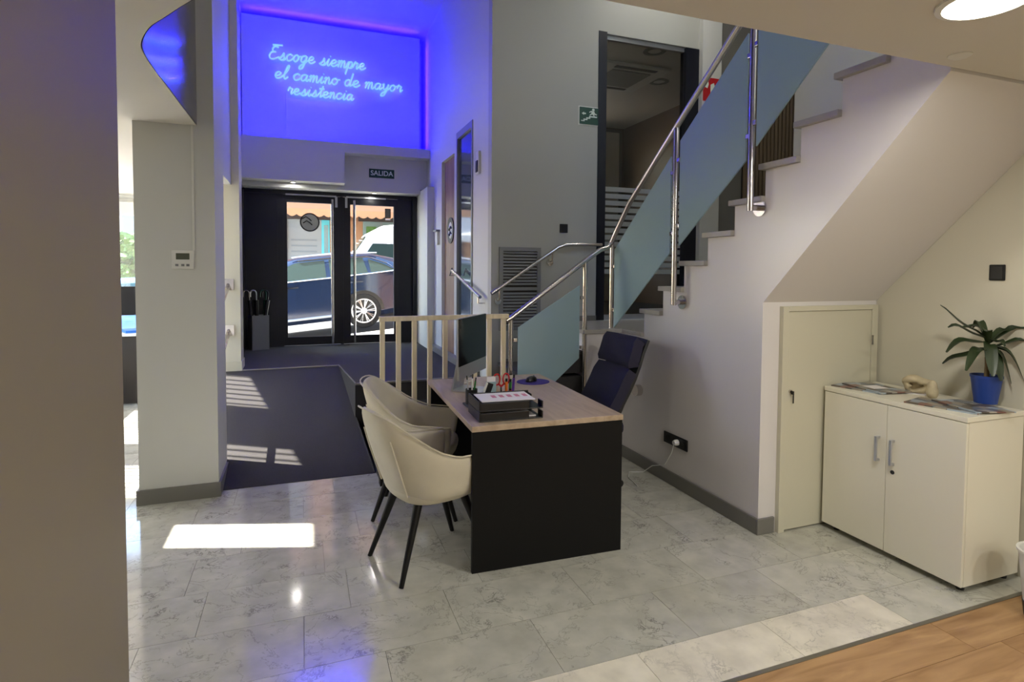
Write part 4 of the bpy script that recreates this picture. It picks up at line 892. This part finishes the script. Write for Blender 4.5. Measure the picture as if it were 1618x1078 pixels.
def car(name, label, loc, paint, rot=None, simple=False):
    t = thing(name, label, 'car', loc); t.rotation_euler = (rot or RS).to_euler()
    st = [(-3.80, .42, .60, .64, .55, .55, .50), (-3.70, .28, .68, .72, .78, .74, .66), (-3.1, .22, .84, .88, .90, .86, .72), (-2.45, .20, .96, 1.00, .92, .89, .74), (-2.1, .20, .98, 1.10, .92, .89, .68), (-1.55, .20, .99, 1.40, .92, .90, .60),
          (-1.1, .20, 1.00, 1.46, .92, .90, .60), (-.3, .20, 1.02, 1.47, .92, .90, .61), (.3, .20, 1.03, 1.43, .92, .90, .60), (.75, .24, 1.04, 1.30, .91, .88, .60), (1.02, .34, 1.04, 1.10, .86, .84, .66), (1.12, .46, .98, 1.02, .74, .72, .58)]
    rows = loft_body(st)
    b = MB().grid(rows, True); b.b.faces.new([v for v in b.b.verts][:len(rows[0])]); b.b.verts.ensure_lookup_table()
    b.b.faces.new([b.b.verts[i] for i in range(len(b.b.verts)-len(rows[0]), len(b.b.verts))])
    b.build('body', paint, t, smooth=True)
    def side(poly, nm, mt_, off=0):
        # poly in x, z on the window belt; y follows the lean of the greenhouse
        for s_ in (-1, 1):
            b = MB(); 
            A = [b.b.verts.new((x, s_*(.895-.62*max(0, z-1.03)+.012+off), z)) for x, z in poly]; B = [b.b.verts.new((x, s_*(.895-.62*max(0, z-1.03)-.02), z)) for x, z in poly]
            n = len(poly); b.b.faces.new(A); b.b.faces.new(B[::-1])
            for i in range(n): b.b.faces.new((A[i], B[i], B[(i+1) % n], A[(i+1) % n]))
            b.build(nm, mt_, t)
    side([(-1.75, 1.02), (-.62, 1.04), (-.62, 1.37), (-1.15, 1.36), (-1.45, 1.25)], 'side_window', 'carglass')
    side([(-.54, 1.04), (.16, 1.06), (.10, 1.36), (-.54, 1.375)], 'side_window', 'carglass')
    side([(.22, 1.06), (.70, 1.07), (.50, 1.20), (.20, 1.33)], 'side_window', 'carglass')
    if simple: 
        for x in (0, -2.92):
            for s_ in (-1, 1): MB().lathe([(0, -.1), (.33, -.1), (.33, .1), (0, .1)], (x, s_*.82, .34), 20, 'y').build('tyre', 'tyre', t)
        return t
    for s_ in (-1, 1):
        MB().tube([(-1.9, s_*.905, 1.01), (-.6, s_*.925, 1.028), (.2, s_*.925, 1.045), (.74, s_*.91, 1.062), (.55, s_*.83, 1.21), (.2, s_*.725, 1.365), (-.5, s_*.69, 1.40), (-1.1, s_*.70, 1.39)], .012, 6).build('chrome_trim', 'chrome', t)
        MB().tube([(-1.2, s_*.60, 1.475), (-.3, s_*.60, 1.50), (.4, s_*.58, 1.44)], .014, 6).build('roof_rail', 'alu', t)
        for x0 in (-1.25, -.08): bx(x0-.12, x0+.12, s_*.93-.015, s_*.93+.015, .89, .915).build('door_handle', 'chrome', t)
        MB().tube([(-2.5, s_*.93, .30), (-.45, s_*.93, .30)], .025, 6).build('sill_trim', 'alu', t)
        MB().box(.92, 1.11, s_*.80-.05, s_*.80+.05, .84, .96).build('tail_light', 'red', t)
        for x in (0, -2.92):
            arch = MB().prism([(x+.40*math.cos(a_), .33+.40*math.sin(a_)) for a_ in [PI*i/16 for i in range(17)]], 'y', min(s_*.90, s_*.935), max(s_*.90, s_*.935)).build('wheel_arch', 'dark', t)
            wheel(t, x, s_*.86, .335, .335, s_)
    return t
hub = (1.15, 12.28)
car('estate_car', 'dark blue estate car parked outside the entrance door', (hub[0], hub[1], gz(hub[0])-.0), 'carpaint')
cl = car('parked_car', 'light blue car parked on the street outside the side room window', (-3.1, 14.2, gz(-3.1)-.1), 'bluecar', RS, True)
# white van behind the car
vn = thing('white_van', 'white van with sloping bonnet parked across the street', 'van', (.75, 14.9, gz(.75)-.1)); vn.rotation_euler = RS.to_euler()
st = [(-.25, .45, .70, .74, .70, .66, .60), (-.15, .32, 1.02, 1.06, .90, .84, .76), (.25, .28, 1.18, 1.24, .96, .92, .80), (.45, .28, 1.22, 1.45, .97, .95, .82), (.95, .28, 1.24, 2.05, .98, .96, .84), (1.35, .28, 1.24, 2.22, .98, .96, .86), (2.4, .28, 1.25, 2.26, .98, .97, .88), (4.4, .28, 1.25, 2.26, .98, .97, .88), (4.5, .40, 1.2, 2.1, .94, .93, .84)]
rows = loft_body(st); b = MB().grid(rows, True); b.b.verts.ensure_lookup_table(); n_ = len(rows[0])
b.b.faces.new([b.b.verts[i] for i in range(n_)]); b.b.faces.new([b.b.verts[i] for i in range(len(b.b.verts)-n_, len(b.b.verts))]); b.build('body', 'vanw', vn, smooth=True)
for s_ in (-1, 1):
    MB().prism([(.62, 1.30), (1.5, 1.30), (1.5, 1.75), (1.02, 1.80)], 'y', min(s_*.93, s_*.975), max(s_*.93, s_*.975)).build('side_window', 'carglass', vn)
    for x in (.55, 3.7): MB().lathe([(0, -.1), (.33, -.1), (.33, .1), (0, .1)], (x, s_*.9, .34), 20, 'y').build('tyre', 'tyre', vn)
MB().prism([(.42, 1.36), (.90, 1.98), (.88, 2.0), (.40, 1.38)], 'y', -.75, .75).build('windscreen', 'carglass', vn)
# shop building opposite
YB = 18.0
sb = thing('shop_building', 'tan stone shop building across the street', 'building', (0, YB, 0))
bx(-3.95, 12, 0, 6, -.6, 12).build('wall', 'shop', sb)
def part(x0, x1, z0, z1, y0, y1, nm, mt_, par=None): return bx(x0, x1, y0, y1, z0, z1).build(nm, mt_, par or sb)
part(-.55, 1.35, 3.05, 3.25, -.12, 0, 'lintel', 'shopd'); part(-.60, -.40, -.2, 3.05, -.10, 0, 'pier', 'shopd'); part(1.62, 4.6, 3.05, 3.25, -.12, 0, 'lintel', 'shopd')
w1 = part(-.40, .55, .6, 3.05, -.04, 0, 'window', 'poster')
for i in range(7): part(-.30, .42, 2.42-.17*i, 2.47-.17*i, -.05, -.04, 'print_line', 'grey' if i not in (4, 5) else 'red', w1)
part(.55, .78, .6, 3.05, -.05, 0, 'turquoise_panel', 'teal'); part(.62, .74, 1.0, 2.9, -.06, -.05, 'pane', 'shopg')
w2 = part(1.75, 4.5, .7, 3.05, -.04, 0, 'window', 'shopg')
for x in (2.3, 3.2, 3.9): part(x-.03, x+.03, .7, 3.05, -.07, -.04, 'mullion', 'grey', w2)
part(1.85, 2.15, .8, 2.9, -.06, -.04, 'plant_poster', 'ivy', w2); part(2.4, 3.1, 1.9, 2.2, -.06, -.04, 'display', 'awn', w2); part(2.4, 3.1, 1.2, 1.6, -.06, -.04, 'display', 'ivy', w2)
for x0 in (-2.9, -1.7): part(x0, x0+.9, .4, 2.6, -.04, 0, 'window', 'shopd')
for fl_ in (4.6, 7.6):
    for i in range(6):
        w_ = part(-3.4+2.4*i, -2.3+2.4*i, fl_, fl_+1.7, -.05, 0, 'window', 'bwin'); part(-3.5+2.4*i, -2.2+2.4*i, fl_-.1, fl_, -.15, 0, 'sill', 'bld', w_)
def awning(x0, x1, zt, zb, label, mt_):
    t = thing('awning', label, 'awning', (x0, YB-.03, zb), group='shop awnings'); W = x1-x0; h_ = zt-zb
    MB().prism([(0, h_), (-.9, .16), (-.9, .13), (0, h_-.03)], 'x', 0, W).build('canopy', mt_, t)
    n = max(2, round(W/.24)); sw_ = W/n; pts = [(0, .16), (0, 0)]
    for i in range(n):
        for k in range(1, 5): pts.append((sw_*(i+k/4), -.06*math.sin(PI*k/4)))
    pts += [(W, .16)]
    MB().prism(pts, 'y', -.91, -.895).build('valance', mt_, t)
awning(-.62, 4.7, 3.95, 3.12, 'peach awning with scalloped edge over the shop windows', 'awn'); awning(-2.6, -.72, 3.3, 2.5, 'white awning with scalloped edge left of the shop', 'awnw')
# far side of the square
fb = thing('apartment_block', 'pale apartment block seen far beyond the side room window', 'building', (-11.0, 46, 0))
bx(-9, 6, 0, 8, -5, 13).build('wall', 'bld', fb)
for i in range(7):
    for j in range(6):
        w_ = bx(-5.2+1.55*i, -4.2+1.55*i, -.08, 0, -1+2.4*j, .4+2.4*j).build('window', 'bwin', fb)
        if j % 2: bx(-5.3+1.55*i, -4.1+1.55*i, -.5, 0, -1.3+2.4*j, -1.1+2.4*j).build('balcony', 'bld', w_)
def tree(x, y, z, h_, r_, label):
    t = thing('street_tree', label, 'tree', (x, y, z), group='trees across the square')
    MB().tube([(0, 0, 0), (.05, 0, h_*.5), (0, .05, h_*.8)], .16, 8, radii=[.18, .13, .08]).build('trunk', 'stem', t)
    b = MB(); rnd = random.Random(int(x*10+y))
    for k in range(700):
        u = rnd.random()*2*PI; v = math.acos(2*rnd.random()-1); q = r_*(.55+.5*rnd.random())
        p = Vector((q*math.sin(v)*math.cos(u), q*math.sin(v)*math.sin(u), h_+q*.9*math.cos(v))); a_ = Vector((rnd.uniform(-1, 1), rnd.uniform(-1, 1), rnd.uniform(-1, 1))).normalized()*.22; c_ = a_.orthogonal().normalized()*.14
        b.b.faces.new([b.b.verts.new(p+a_), b.b.verts.new(p+c_), b.b.verts.new(p-a_), b.b.verts.new(p-c_)])
    o = b.build('crown', 'ivy', t); o['kind'] = 'stuff'
tree(-8.2, 34, -.9, 3.0, 1.5, 'dark green street tree in front of the apartment block, by its corner'); tree(-6.6, 29, -.6, 2.6, 1.2, 'smaller street tree before the apartment block')
